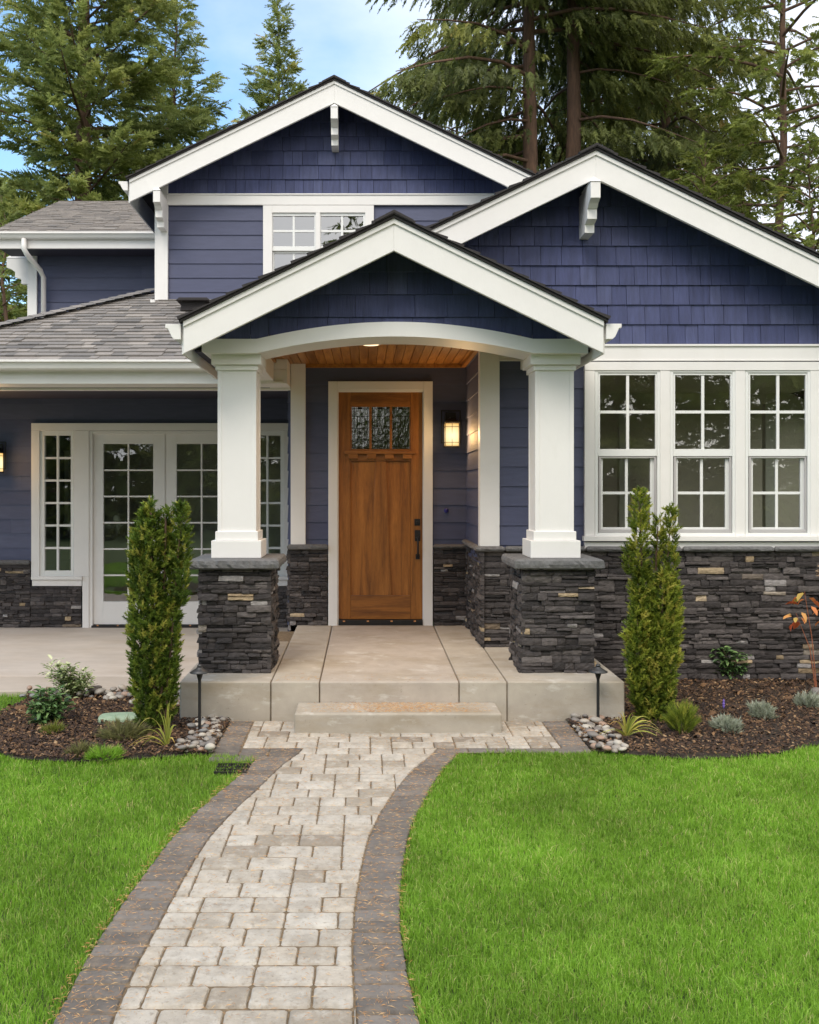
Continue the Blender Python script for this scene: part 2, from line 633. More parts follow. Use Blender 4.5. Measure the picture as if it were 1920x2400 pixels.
LID = surf('green_lid', (0.27, 0.36, 0.24), 0.8, 12, 0.2, bump=0.3, bump_s=60, extra=stain(14, 0.5, 0.7, (0.38, 0.36, 0.28), 0.5))
PEBBLE = surf('river_pebble', (0.3, 0.28, 0.25), 0.6, 30, 0.2, bump=0.15, bump_s=60)


def wood_mat(name, dark, mid, light, grain_axis, rough=0.42, scale=1.0):
    m, nt, out = new_mat(name)
    st = [9, 9, 9]
    st[grain_axis] = 0.7
    st = tuple(s * scale for s in st)
    v = coord(nt, st)
    n1_ = nd(nt, 'ShaderNodeTexNoise', {'Vector': v, 'Scale': 1.6, 'Detail': 8.0, 'Roughness': 0.65, 'Distortion': 0.6})
    n2_ = nd(nt, 'ShaderNodeTexNoise', {'Vector': coord(nt, tuple(6 * s for s in st)), 'Scale': 3.0, 'Detail': 4.0})
    at = nd(nt, 'ShaderNodeAttribute', attribute_name='rnd')
    a = ramp(nt, n1_.outputs[0], [(0.3, dark), (0.5, mid), (0.72, light)])
    b = ramp(nt, n2_.outputs[0], [(0.3, 0.78), (0.7, 1.1)])
    c = ramp(nt, at.outputs['Fac'], [(0, 0.75), (1, 1.2)])
    col = mixrgb(nt, 1.0, mixrgb(nt, 1.0, a, b, 'MULTIPLY'), c, 'MULTIPLY')
    p = nd(nt, 'ShaderNodeBsdfPrincipled', {'Base Color': col, 'Roughness': rough})
    bp = nd(nt, 'ShaderNodeBump', {'Height': n2_.outputs[0], 'Strength': 0.15, 'Distance': 0.004})
    nt.links.new(bp.outputs[0], p.inputs['Normal'])
    nt.links.new(p.outputs[0], out.inputs[0])
    return m


DOORW = wood_mat('door_wood', (0.13, 0.043, 0.008), (0.29, 0.105, 0.017), (0.42, 0.165, 0.032), 2)
DOORH = wood_mat('door_wood_rail', (0.13, 0.043, 0.008), (0.29, 0.105, 0.017), (0.42, 0.165, 0.032), 0)
CEILW = wood_mat('ceiling_wood', (0.17, 0.055, 0.010), (0.36, 0.145, 0.028), (0.52, 0.24, 0.06), 1, 0.4)


def glass_mat(name, refl, tint, wave=0.0, wscale=3.0, rough=0.0):
    """window pane: sees through to the dark room and mirrors the garden"""
    m, nt, out = new_mat(name)
    tr = nd(nt, 'ShaderNodeBsdfTransparent', {'Color': tuple(tint) + (1,)})
    gl = nd(nt, 'ShaderNodeBsdfGlossy', {'Color': (1, 1, 1, 1), 'Roughness': rough})
    fr = nd(nt, 'ShaderNodeFresnel', {'IOR': 1.5})
    fa = nd(nt, 'ShaderNodeMath', {0: fr.outputs[0], 1: refl}, operation='ADD')
    if wave:
        nz = nd(nt, 'ShaderNodeTexNoise', {'Vector': coord(nt), 'Scale': wscale, 'Detail': 2.0})
        bp = nd(nt, 'ShaderNodeBump', {'Height': nz.outputs[0], 'Strength': wave, 'Distance': 0.02})
        nt.links.new(bp.outputs[0], gl.inputs['Normal'])
    ms = nd(nt, 'ShaderNodeMixShader', {0: fa.outputs[0], 1: tr.outputs[0], 2: gl.outputs[0]})
    nt.links.new(ms.outputs[0], out.inputs[0])
    return m


GLASS = glass_mat('window_glass', 0.14, (0.80, 0.84, 0.78), 0.035, 2.0)
GLASSD = glass_mat('door_glass', 0.14, (0.72, 0.76, 0.70), 0.10, 3.0)
GLASSU = glass_mat('upper_glass', 0.27, (0.7, 0.72, 0.7), 0.10, 2.0)
LEAD = glass_mat('leaded_glass', 0.30, (0.55, 0.60, 0.48), 0.22, 14.0, 0.08)


def leaf_mat(name, stops, trans=0.35, rough=0.55, spec=0.3):
    m, nt, out = new_mat(name)
    at = nd(nt, 'ShaderNodeAttribute', attribute_name='rnd')
    col = ramp(nt, at.outputs['Fac'], stops)
    nz = nd(nt, 'ShaderNodeTexNoise', {'Vector': coord(nt), 'Scale': 1.2, 'Detail': 3.0})
    col = mixrgb(nt, 1.0, col, ramp(nt, nz.outputs[0], [(0.3, 0.75), (0.7, 1.25)]), 'MULTIPLY')
    p = nd(nt, 'ShaderNodeBsdfPrincipled', {'Base Color': col, 'Roughness': rough, 'Specular IOR Level': spec})
    t = nd(nt, 'ShaderNodeBsdfTranslucent', {'Color': col})
    ms = nd(nt, 'ShaderNodeMixShader', {0: trans, 1: p.outputs[0], 2: t.outputs[0]})
    nt.links.new(ms.outputs[0], out.inputs[0])
    return m


GRASS = leaf_mat('grass_blade', [(0, (0.13, 0.255, 0.020)), (0.5, (0.245, 0.445, 0.042)), (0.9, (0.37, 0.57, 0.09)), (1, (0.58, 0.54, 0.22))], 0.45, 0.5)
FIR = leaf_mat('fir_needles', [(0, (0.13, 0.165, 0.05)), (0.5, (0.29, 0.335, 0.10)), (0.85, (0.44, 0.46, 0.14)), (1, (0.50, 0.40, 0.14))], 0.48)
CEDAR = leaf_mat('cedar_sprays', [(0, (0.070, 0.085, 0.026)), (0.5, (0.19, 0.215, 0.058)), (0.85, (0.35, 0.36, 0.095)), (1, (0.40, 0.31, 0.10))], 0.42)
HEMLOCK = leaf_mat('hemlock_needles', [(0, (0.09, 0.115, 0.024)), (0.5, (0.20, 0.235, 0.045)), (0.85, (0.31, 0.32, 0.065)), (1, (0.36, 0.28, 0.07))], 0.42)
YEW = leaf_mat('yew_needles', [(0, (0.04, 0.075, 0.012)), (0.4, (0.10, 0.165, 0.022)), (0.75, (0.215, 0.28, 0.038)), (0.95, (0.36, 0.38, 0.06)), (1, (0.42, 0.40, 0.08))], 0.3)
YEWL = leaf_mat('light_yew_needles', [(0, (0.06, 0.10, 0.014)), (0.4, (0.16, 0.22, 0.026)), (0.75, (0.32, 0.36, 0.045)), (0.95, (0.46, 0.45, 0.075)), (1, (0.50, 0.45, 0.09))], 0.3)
LEAFD = leaf_mat('dark_leaf', [(0, (0.045, 0.095, 0.03)), (0.6, (0.115, 0.21, 0.07)), (1, (0.24, 0.36, 0.13))], 0.2, 0.35, 0.5)
LEAFV = leaf_mat('variegated_leaf', [(0, (0.13, 0.21, 0.08)), (0.5, (0.34, 0.42, 0.18)), (1, (0.70, 0.72, 0.46))], 0.25, 0.45)
STRAP = leaf_mat('strap_leaf', [(0, (0.17, 0.24, 0.05)), (0.5, (0.46, 0.46, 0.09)), (0.85, (0.64, 0.54, 0.14)), (1, (0.60, 0.28, 0.07))], 0.25, 0.45)
SILVER = leaf_mat('silver_leaf', [(0, (0.16, 0.18, 0.12)), (0.6, (0.34, 0.37, 0.27)), (1, (0.56, 0.58, 0.48))], 0.2, 0.7)
WISP = leaf_mat('wispy_leaf', [(0, (0.08, 0.085, 0.03)), (0.6, (0.17, 0.17, 0.06)), (1, (0.27, 0.24, 0.10))], 0.3)
AUTUMN = leaf_mat('autumn_leaf', [(0, (0.55, 0.10, 0.05)), (0.4, (0.75, 0.22, 0.08)), (0.7, (0.70, 0.38, 0.12)), (0.85, (0.48, 0.45, 0.10)), (1, (0.66, 0.50, 0.36))], 0.35)
PURPLE = leaf_mat('lavender_flower', [(0, (0.16, 0.09, 0.40)), (1, (0.30, 0.2, 0.6))], 0.3)


def emit_mat(name, col, strength, core=None):
    m, nt, out = new_mat(name)
    e = nd(nt, 'ShaderNodeEmission', {'Color': tuple(col) + (1,), 'Strength': strength})
    if core:                                   # frosted glass: hottest round the bulb
        t = nd(nt, 'ShaderNodeTexCoord')
        ds = nd(nt, 'ShaderNodeVectorMath', {0: t.outputs['Object'], 1: core}, operation='DISTANCE')
        nt.links.new(ramp(nt, ds.outputs['Value'], [(0.07, (1.0, 0.86, 0.55)), (0.11, (1.0, 0.72, 0.33)), (0.16, (0.80, 0.42, 0.11))]), e.inputs['Color'])
    nt.links.new(e.outputs[0], out.inputs[0])
    return m


LAMPG = emit_mat('lamp_glass', (1.0, 0.60, 0.20), 0.95, (0, -0.105, 0.105))
LAMPC = emit_mat('ceiling_lens', (1.0, 0.72, 0.42), 1.6)
BULB = emit_mat('bulb', (1.0, 0.80, 0.45), 6.0)

# ------------------------------------------------------------------ the house
house = empty("house", (0.2, 9.0, 0.0))
tag(house, "navy blue craftsman house with white trim, dark ledge stone base and arched gabled porch", "house")
HINV = Matrix.Translation((-0.2, -9.0, 0.0))


def part(mb, name, mat, parent=None, bevel=0.0, smooth=False, label=None):
    """a part of the house (or, with a parent, a sub-part); shapes are in world metres"""
    o = mb.build(name, mat, None, bevel, smooth)
    if parent is None:
        o.parent = house
        o.matrix_parent_inverse = HINV
    else:
        o.parent = parent
    if label:
        o['label'] = label
    return o


XV, YV, ZV = (1, 0, 0), (0, 1, 0), (0, 0, 1)
NF = (0, -1, 0)
YU, YR, YD, YL, YW = 12.05, 8.80, 10.05, 12.05, 14.20    # wall planes: upper gable, right wing, front door, left porch, far wing
PIT = 0.1836


def align(line, v0):
    return line - math.ceil((line - v0) / PIT) * PIT


def siding(name, O, U, N, u0, u1, v0, v1, line, holes=(), label=None):
    mb = MB()
    s = align(line, v0)
    cells = [c for c in plank_cells(u0, u1, s, v1, PIT, 0.0)]
    cells = [(a, b, max(c, v0), min(d, v1), r) for a, b, c, d, r in cells if min(d, v1) - max(c, v0) > 0.008]
    laps(mb, O, U, ZV, N, cells, 0.017, 0.006, None, holes)
    return part(mb, name, NAVY, label=label)


def gable_shingles(name, Y, region, z0, z1, line, wmin=0.10, wmax=0.24, parent=None, holes=()):
    mb = MB()
    us = [p[0] for p in region]
    cells = shingle_cells(min(us), max(us), align(line, z0), z1, PIT, 0.0, wmin, wmax)
    laps(mb, (0, Y, 0), XV, ZV, NF, cells, 0.021, 0.006, region, holes, 0, 0.004)
    return part(mb, name, NAVYS, parent)


# window and door openings on the photograph (px0, px1, py0, py1)
W_R = [(1399 + 176.1 * k, 1544 + 176.1 * k, 872, 1257) for k in range(4)]


def rect(px0, px1, py0, py1, Y):
    return (X(px0, Y), X(px1, Y), Z(py1, Y), Z(py0, Y))


# walls -------------------------------------------------------------
siding("upper_wall", (0, YU, 0), XV, NF, -2.69, 1.92, 3.9, Z(478, YU), Z(517.6, YU), [rect(630, 862, 495, 720, YU)])
siding("right_wing_wall", (0, YR, 0), XV, NF, 1.09, 6.0, 1.10, 3.05, Z(956, YR), [rect(*w, YR) for w in W_R])
siding("right_side_wall", (6.0, YR, 0), (0, 1, 0), (1, 0, 0), 0.0, 5.0, 0.0, 3.2, Z(956, YR), [(0.3, 3.7, 0.9, 2.84)])  # unseen opening added so daylight reaches the front room
siding("entry_wall", (0, YD, 0), XV, NF, -0.82, 1.09, 1.10, 3.2, Z(1063, YD), [rect(790, 994, 917, 1470, YD)])
siding("entry_return_wall", (1.087, YD, 0), (0, -1, 0), (-1, 0, 0), 0.0, YD - YR + 0.01, 1.10, 3.4, Z(1063, YD))
siding("left_porch_wall", (0, YL, 0), XV, NF, -6.4, -0.7, 0.80, 3.0, Z(1183, YL),
       [rect(98, 169, 1015, 1345, YL), rect(213, 561, 1010, 1475, YL), rect(590, 662, 1015, 1345, YL)])
siding("entry_side_wall", (-0.82, YD, 0), (0, 1, 0), (-1, 0, 0), 0.0, 2.0, 0.0, 3.2, Z(1063, YD))
siding("far_wing_wall", (0, YW, 0), XV, NF, -5.10, -2.4, 3.2, 5.6, Z(623, YW))
siding("upper_side_wall", (-2.69, YU, 0), (0, 1, 0), (-1, 0, 0), 0.0, 6.5, 3.2, 5.85, Z(517.6, YU))
siding("far_wing_side_wall", (-5.10, YW, 0), (0, 1, 0), (-1, 0, 0), 0.0, 2.2, 0.0, 5.6, Z(623, YW))


# gables ------------------------------------------------------------
class Gable:
    def __init__(s, ax, az, sl, xl, xr, T, Yf, Yw):
        s.ax, s.az, s.sl, s.xl, s.xr, s.T, s.Yf, s.Yw = ax, az, sl, xl, xr, T, Yf, Yw

    def top(s, x):
        return s.az - s.sl * abs(x - s.ax)


UG = Gable(X(783.5, 11.65), Z(189, 11.65), 0.483, X(303.3, 11.65), X(1264, 11.65), 0.275, 11.65, YU)
RG = Gable(X(1396.8, 8.45), Z(353, 8.45), 0.485, 0.45, 6.25, 0.25, 8.45, YR)
PG = Gable(X(923.5, 7.30), Z(512, 7.30), 0.489, X(430, 7.30), X(1415, 7.30), 0.25, 7.30, 7.66)


def gable_roof(g, ybl, ybr, name, eaveL=True, eaveR=True):
    rb = MB()
    decks = MB()
    for side, xe, yb in ((-1, g.xl, ybl), (1, g.xr, ybr)):
        zt, zb = g.top(xe), g.top(xe) - g.T
        b = MB()
        b.prism([(xe, zb), (xe, zt), (g.ax, g.az), (g.ax, g.az - g.T)], g.Yf, g.Yf + 0.035)
        # drip moulding along the top edge
        b.prism([(xe, zt - 0.042), (xe, zt), (g.ax, g.az), (g.ax, g.az - 0.042)], g.Yf - 0.014, g.Yf - 0.001)
        part(b, "rake_board", WHITE, bevel=0.003)
        # soffit under the overhang
        sf = MB()
        sf.prism([(xe, zt - 0.07), (xe, zt - 0.05), (g.ax, g.az - 0.05), (g.ax, g.az - 0.07)], g.Yf + 0.04, g.Yw + 0.02)
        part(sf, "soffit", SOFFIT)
        # deck and shingles
        sgn = side
        L = math.hypot(xe - g.ax, zt - g.az)
        ext = xe + sgn * 0.03
        decks.prism([(ext, g.top(ext) + 0.002), (ext, g.top(ext) + 0.024), (g.ax, g.az + 0.024), (g.ax, g.az + 0.002)], g.Yf - 0.03, yb)
        O = (xe + sgn * 0.035, 0, g.top(xe + sgn * 0.035) + 0.024)
        Vv = Vector((g.ax - O[0], 0, g.az + 0.024 - O[2]))
        ln = Vv.length
        Vv.normalize()
        Nn = Vector((sgn * g.sl, 0, 1)).normalized()
        cells = []
        v = 0.0
        while v < ln:
            u = g.Yf - 0.045
            w0 = rng.uniform(0.1, 0.3)
            while u < yb:
                w = w0 if u < g.Yf else rng.uniform(0.12, 0.36)
                cells.append((u, min(u + w, yb), v, min(v + 0.14, ln), rng.random() * 0.4))
                u += w
            v += 0.14
        laps(rb, O, (0, 1, 0), Vv, Nn, cells, 0.026, 0.008, None, (), 0, 0.006)
    cap = MB()
    y = g.Yf - 0.05
    while y < max(ybl, ybr):
        cap.prism([(g.ax - 0.15, g.az + 0.052 - 0.15 * g.sl), (g.ax, g.az + 0.056), (g.ax + 0.15, g.az + 0.052 - 0.15 * g.sl),
                   (g.ax + 0.15, g.az + 0.030 - 0.15 * g.sl), (g.ax, g.az + 0.034), (g.ax - 0.15, g.az + 0.030 - 0.15 * g.sl)], y, y + 0.15 + 0.0, rnd=rng.random() * 0.3)
        y += 0.145
    r = part(rb, name, SHINGD)
    part(decks, "roof_deck", SHINGD, r)
    part(cap, "ridge_cap", SHINGD, r)
    return r


gable_roof(UG, 18.5, 18.5, "upper_roof")
gable_roof(RG, 12.05, 14.0, "right_wing_roof")
gable_roof(PG, 12.04, 12.04, "porch_roof")

zf = Z(455, YU)
gable_shingles("upper_gable_shingles", YU, [(UG.ax - (UG.az - zf) / UG.sl, zf), (UG.ax + (UG.az - zf) / UG.sl, zf), (UG.ax, UG.az)], zf, UG.az, Z(454.6, YU))
zr = Z(808, YR)
gable_shingles("right_gable_shingles", YR, [(0.5, zr), (RG.ax + (RG.az - zr) / RG.sl, zr), (RG.ax, RG.az), (0.5, RG.top(0.5))], zr, RG.az, Z(806.5, YR))
zp = 2.98
gable_shingles("porch_gable_shingles", PG.Yw, [(PG.ax - 1.62, zp), (PG.ax + 1.62, zp), (PG.ax + 1.62, PG.top(PG.ax + 1.62) - 0.03), (PG.ax, PG.az - 0.03), (PG.ax - 1.62, PG.top(PG.ax - 1.62) - 0.03)],
               zp, PG.az, Z(691, 7.66), 0.12, 0.27, None, [(PG.ax - 1.0, PG.ax + 1.05, 2.9, 3.05)])

# eave boards and gutters along the porch and the upper roof
K = [(0, 0), (0.10, 0.0), (0.105, 0.015), (0.105, 0.03), (0.085, 0.055), (0.075, 0.11), (0.0, 0.11)]     # gutter outline: out, up (mirrored by side)


def side_gutter(xe, zt, sgn, y0, y1, T, s=1.0):
    b = MB()
    b.box(min(xe, xe + sgn * 0.02), max(xe, xe + sgn * 0.02), y0 + 0.04, y1, zt - T, zt - 0.01)
    part(b, "eave_board", WHITE, bevel=0.003)
    g_ = MB()
    prof = [(0, 0), (0.05, 0.0), (0.07, 0.02), (0.10, 0.085), (0.12, 0.09), (0.12, 0.12), (0.0, 0.12)]
    g_.prism([(xe + sgn * (0.022 + p[0] * s), zt - 0.14 * s + p[1] * s) for p in prof], y0 + 0.002, y1)
    part(g_, "gutter", WHITE, bevel=0.003)


side_gutter(PG.xl, PG.top(PG.xl), -1, 7.30, 9.5, 0.25)
side_gutter(PG.xr, PG.top(PG.xr), 1, 7.30, 8.72, 0.25)
side_gutter(UG.xl, UG.top(UG.xl), -1, 11.65, 18.4, 0.275, 0.95)
side_gutter(UG.xr, UG.top(UG.xr), 1, 11.65, 18.4, 0.275, 0.95)

# upper gable trim
Yt = YU - 0.045
b = MB()
b.pbox(393, 1190, 454.6, 480, Yt, 0.04)
b.box(X(390, Yt), X(1190, Yt), Yt - 0.012, Yt - 0.001, Z(457, Yt), Z(453.6, Yt))
part(b, "frieze_board", WHITE, bevel=0.003)
for a0, a1 in ((362.8, 393.4), (1190, 1220)):
    b = MB()
    b.box(X(a0, Yt), X(a1, Yt), Yt - 0.006, YU + 0.1, 3.85, Z(425, Yt))
    part(b, "corner_board", WHITE, bevel=0.003)

# right wing trim
Yt = YR - 0.045
b = MB()
b.box(1.25, 6.03, Yt - 0.004, YR - 0.005, Z(845.4, Yt), Z(806.8, Yt))
b.box(1.25, 6.0, Yt - 0.018, Yt - 0.005, Z(812, Yt), Z(806.8, Yt))
b.box(1.25, 6.0, Yt - 0.012, Yt - 0.005, Z(846.4, Yt), Z(842.5, Yt))
part(b, "frieze_board", WHITE, bevel=0.003)
b = MB()
b.box(5.86, 6.035, YR - 0.055, YR + 0.1, 1.262, 2.98)
part(b, "corner_board", WHITE, bevel=0.003)
b = MB()
b.box(1.066, 1.249, YR - 0.055, YR + 0.01, 1.262, 3.4)
b.box(1.066, 1.086, YR + 0.01, YR + 0.085, 1.262, 3.4)
part(b, "corner_board", WHITE, bevel=0.003)

# entry wall trim: board on the left end, header panel to the left porch beam
b = MB()
b.box(X(681.5, 10.0), X(716, 10.0), 9.995, 10.06, 1.19, 3.13)
part(b, "corner_board", WHITE, bevel=0.003)
b = MB()
b.box(-1.02, X(680.5, 10.0), 10.0, 10.05, 2.872, 3.13)
part(b, "header_panel", WHITE, bevel=0.002)

# left porch: beam, ceiling, eave, roof
b = MB()
b.box(-6.4, X(680.5, 10.0), 9.62, 9.998, 2.876, 3.02)
b.box(-0.938, X(680.5, 10.0), 9.622, 9.997, 3.021, 3.128)
b.box(-6.4, -1.0, 9.598, 9.619, 2.872, 3.02)
b.box(-6.4, X(680.5, 10.0), 10.0, 10.10, 2.850, 2.871)
part(b, "left_porch_beam", WHITE, bevel=0.003)
b = MB()
b.box(-6.4, -0.84, 10.11, 12.04, 2.955, 2.98)
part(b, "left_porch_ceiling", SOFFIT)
prof = [(9.545, 2.998), (9.49, 2.998), (9.47, 3.015), (9.45, 3.07), (9.43, 3.074), (9.43, 3.097), (9.545, 3.097)]
b = MB()
b.prism(prof, -5.3, -1.2, 'X')
part(b, "gutter", WHITE, bevel=0.003)
b = MB()
b.box(-5.2, -1.2, 9.547, 9.60, 2.99, 3.085)
part(b, "fascia_board", WHITE)

SL = 0.443
cs = 1 / math.sqrt(1 + SL * SL)
rb = MB()
O = (0, 9.53, 3.10)
Vv = (0, cs, SL * cs)
Nn = (0, -SL * cs, cs)
regA = [(-5.17, 0), (-1.25, 0), (0.2, 1.95 / cs), (0.2, 2.51 / cs), (-3.19, 2.51 / cs)]
regB = [(-3.19, 2.51 / cs), (-2.71, 2.51 / cs), (-2.71, 3.02 / cs), (-2.79, 3.02 / cs)]
for rg_ in (regA, regB):
    cells = []
    v = 0.0
    while v < 3.4:
        u = -5.4 - rng.random() * 0.3
        base = rng.random() * 0.25
        while u < 0.3:
            w = rng.choice([0.09, 0.13, 0.17, 0.22, 0.3])
            cells.append((u, u + w - 0.003, v, v + 0.142, min(1, max(0, rng.gauss(0.5, 0.22)))))
            u += w
        v += 0.142
    laps(rb, O, XV, Vv, Nn, cells, 0.017, 0.004, rg_, (), 0, 0.010)
rf = part(rb, "left_porch_roof", SHING)
b = MB()
b.face([(-5.17, 9.53, 3.098), (-2.77, 12.6, 4.455), (-2.77, 13.8, 4.455), (-5.17, 16.5, 3.098)])
part(b, "hip_slope", SHING, rf)
b = MB()
p0, p1 = Vector((-5.2, 9.50, 3.10)), Vector((-2.75, 12.60, 4.475))
dv = (p1 - p0)
n_ = int(dv.length / 0.15)
dn = dv.normalized()
side = Vector((0.78, -0.62, 0.03))
for i in range(n_):
    a = p0 + dn * (i * 0.15)
    c = a + dn * 0.16
    up = Vector((0, 0, 1))
    w = 0.12
    pts = [a + side * w + up * 0.012, a + up * 0.052, a - side * w + up * 0.0, c + side * w + up * 0.002, c + up * 0.038, c - side * w - up * 0.01,
           a + side * w - up * 0.01, a + up * 0.02, a - side * w - up * 0.02]
    b.mesh(pts, [(0, 1, 4, 3), (1, 2, 5, 4), (0, 6, 7, 1), (1, 7, 8, 2)], rng.uniform(0.3, 0.7))
part(b, "hip_cap", SHING, rf)

# roof vent on the left porch roof
b = MB()
vy = 11.55
vz = 3.10 + SL * (vy - 9.53)
vx = X(458, vy)
b.prism([(vx - 0.17, vz - 0.02), (vx + 0.17, vz - 0.02), (vx + 0.15, vz + 0.09), (vx - 0.15, vz + 0.09)], vy - 0.10, vy + 0.18)
b.prism([(vx - 0.21, vz + 0.09), (vx + 0.21, vz + 0.09), (vx + 0.17, vz + 0.125), (vx - 0.17, vz + 0.125)], vy - 0.17, vy + 0.2)
part(b, "roof_vent", SHINGD, bevel=0.006)
b = MB()
b.box(X(356, 11.95), X(366, 11.95), 11.86, 11.98, Z(712, 11.95), Z(705, 11.95))
part(b, "roof_flashing", WHITE)

# far wing: roof, eave, downspout
rb = MB()
O = (0, 13.58, 5.515)
Vv = Vector((0, 1, 0.45)).normalized()
Nn = Vector((0, -0.45, 1)).normalized()
cells = []
v = 0.0
while v < 3.35:
    u = -5.45 - rng.random() * 0.3
    while u < -2.3:
        w = rng.choice([0.09, 0.13, 0.17, 0.22, 0.3])
        cells.append((u, u + w - 0.003, v, v + 0.142, min(1, max(0, rng.gauss(0.72, 0.2)))))
        u += w
    v += 0.142
laps(rb, O, XV, Vv, Nn, cells, 0.017, 0.004, [(-5.42, 0), (-2.3, 0), (-2.3, 3.3), (-5.42, 3.3)], (), 0, 0.010)
fr_ = part(rb, "far_wing_roof", SHING)
b = MB()
b.face([(-5.42, 16.6, 6.87), (-2.3, 16.6, 6.87), (-2.3, 19.6, 5.5), (-5.42, 19.6, 5.5)])
b.prism([(13.6, 5.36), (13.6, 5.50), (16.6, 6.86), (16.6, 6.72)], -5.40, -5.37, 'X')
part(b, "roof_deck", SHING, fr_)
b = MB()
b.prism([(13.64, 5.417), (13.59, 5.417), (13.57, 5.43), (13.545, 5.475), (13.53, 5.48), (13.53, 5.508), (13.64, 5.508)], -5.40, -2.7, 'X')
part(b, "gutter", WHITE, bevel=0.003)
b = MB()
b.box(-5.36, -2.7, 13.64, 13.68, 5.29, 5.43)
part(b, "fascia_board", WHITE, bevel=0.003)
b = MB()
b.box(-5.36, -2.7, 13.69, 14.19, 5.31, 5.33)
part(b, "soffit", SOFFIT)
b = MB()
b.box(X(64, 14.15), X(86, 14.15), 14.15, 14.3, 3.2, 5.31)
part(b, "corner_board", WHITE, bevel=0.003)
b = MB()
dx = X(56.5, 13.6)
b.tube([(dx, 13.6, 5.42), (dx, 13.6, 5.27), (dx + 0.03, 13.64, 5.2), (dx + 0.10, 14.0, 5.05), (dx + 0.115, 14.09, 4.97), (dx + 0.115, 14.09, 3.3)], 0.038, 12)
part(b, "downspout", WHITE, smooth=True)


# corbel brackets -----------------------------------------------------
def bracket_mb():
    """origin: top front edge of the upper block; wall 0.47 m behind"""
    b = MB()
    w = 0.0435
    prof = [(0.0, 0.0), (0.0, -0.093), (0.02, -0.10), (0.07, -0.118), (0.115, -0.153), (0.13, -0.155), (0.13, -0.245), (0.15, -0.25), (0.19, -0.262), (0.225, -0.268),
            (0.225, -0.345), (0.47, -0.345), (0.47, 0.05), (0.0, 0.05)]
    b.prism([(p[0], p[1]) for p in prof], -w, w, 'X')
    # small pyramid roof of the block
    b.mesh([(-w - 0.008, -0.008, 0.052), (w + 0.008, -0.008, 0.052), (w + 0.008, 0.35, 0.052), (-w - 0.008, 0.35, 0.052), (0, 0.07, 0.118), (0, 0.35, 0.118)],
           [(0, 1, 4), (1, 2, 5, 4), (3, 0, 4, 5), (2, 3, 5), (0, 3, 2, 1)])
    return b


br_me = bracket_mb().build("bracket", WHITE, None, 0.003)
br_me.parent = house
br_me.matrix_parent_inverse = HINV
br_me.location = (X(1396.4, 8.33), 8.33, 4.475)
for loc, rz in (((X(783.5, 11.58), 11.58, 6.46), 0), ((X(367, 11.58), 11.58, 5.43), 0), ((2 * UG.ax - X(367, 11.58), 11.58, 5.43), 0), ((-5.50, 14.42, 5.28), -R(90))):
    c = br_me.copy()
    C.objects.link(c)
    c.location = loc
    c.rotation_euler = (0, 0, rz)


# porch: arched beam, ceiling, side beams -----------------------------------
YB = 7.62
b = MB()
xs = [X(602 + (1250 - 602) * i / 28, YB) for i in range(29)]
xm = (xs[0] + xs[-1]) / 2
hw = (xs[-1] - xs[0]) / 2
ztop, zbot, rise = Z(794, YB), Z(827.5, YB), 0.139


def arc(x, r):
    t = min(1.0, abs(x - xm) / hw)
    c_ = math.cos(t * math.pi / 2)
    return r * (0.75 * (1 - t * t) + 0.25 * c_)


xl, xr = X(473, YB), X(1378.5, YB)
topl = [(xl, Z(809, YB)), (X(505, YB), ztop)] + [(x, ztop + arc(x, 0.1385)) for x in xs] + [(X(1346, YB), ztop), (xr, Z(812, YB))]
botl = [(xl, Z(824, YB)), (X(487, YB), zbot)] + [(x, zbot + arc(x, 0.136)) for x in xs] + [(X(1364, YB), zbot), (xr, Z(828, YB))]
n = len(topl)
for i in range(n - 1):
    for Y0, Y1 in ((YB, YB + 0.42),):
        a, c, d, e = botl[i], botl[i + 1], topl[i + 1], topl[i]
        pts = [(a[0], Y0, a[1]), (c[0], Y0, c[1]), (d[0], Y0, d[1]), (e[0], Y0, e[1]), (a[0], Y1, a[1]), (c[0], Y1, c[1]), (d[0], Y1, d[1]), (e[0], Y1, e[1])]
        fs = [(0, 1, 2, 3), (5, 4, 7, 6), (0, 4, 5, 1), (3, 2, 6, 7)]
        if i == 0:
            fs.append((0, 3, 7, 4))
        if i == n - 2:
            fs.append((1, 5, 6, 2))
        b.mesh(pts, fs)
part(b, "arched_beam", WHITE)
b = MB()
b.box(-1.19, -0.94, YB + 0.43, 9.615, 2.905, 3.14)
b.box(-1.19, -0.84, 9.605, 9.616, 2.88, 2.904)
b.box(-1.19, -0.94, 9.617, 9.995, 3.022, 3.14)
part(b, "side_beam", WHITE, bevel=0.003)
b = MB()
b.box(1.44, 1.69, YB + 0.43, YR - 0.07, 2.905, 3.14)
part(b, "side_beam", WHITE, bevel=0.003)
b = MB()
x = -0.94
while x < 1.42:
    b.box(x, x + 0.083, YB + 0.43, YD - 0.01, 3.129, 3.145, rng.random())
    x += 0.088
b.box(-0.94, 1.43, YB + 0.43, YD - 0.01, 3.1455, 3.155, 0.1)
ce = part(b, "porch_ceiling", CEILW, bevel=0.003)
b = MB()
b.box(-0.94, 1.06, YD - 0.05, YD - 0.012, 3.09, 3.128, 0.6)
b.box(1.02, 1.062, YR, YD - 0.052, 3.09, 3.128, 0.5)
b.box(-0.94, -0.915, YB + 0.45, YD - 0.052, 3.09, 3.128, 0.5)
part(b, "ceiling_moulding", CEILW, ce)
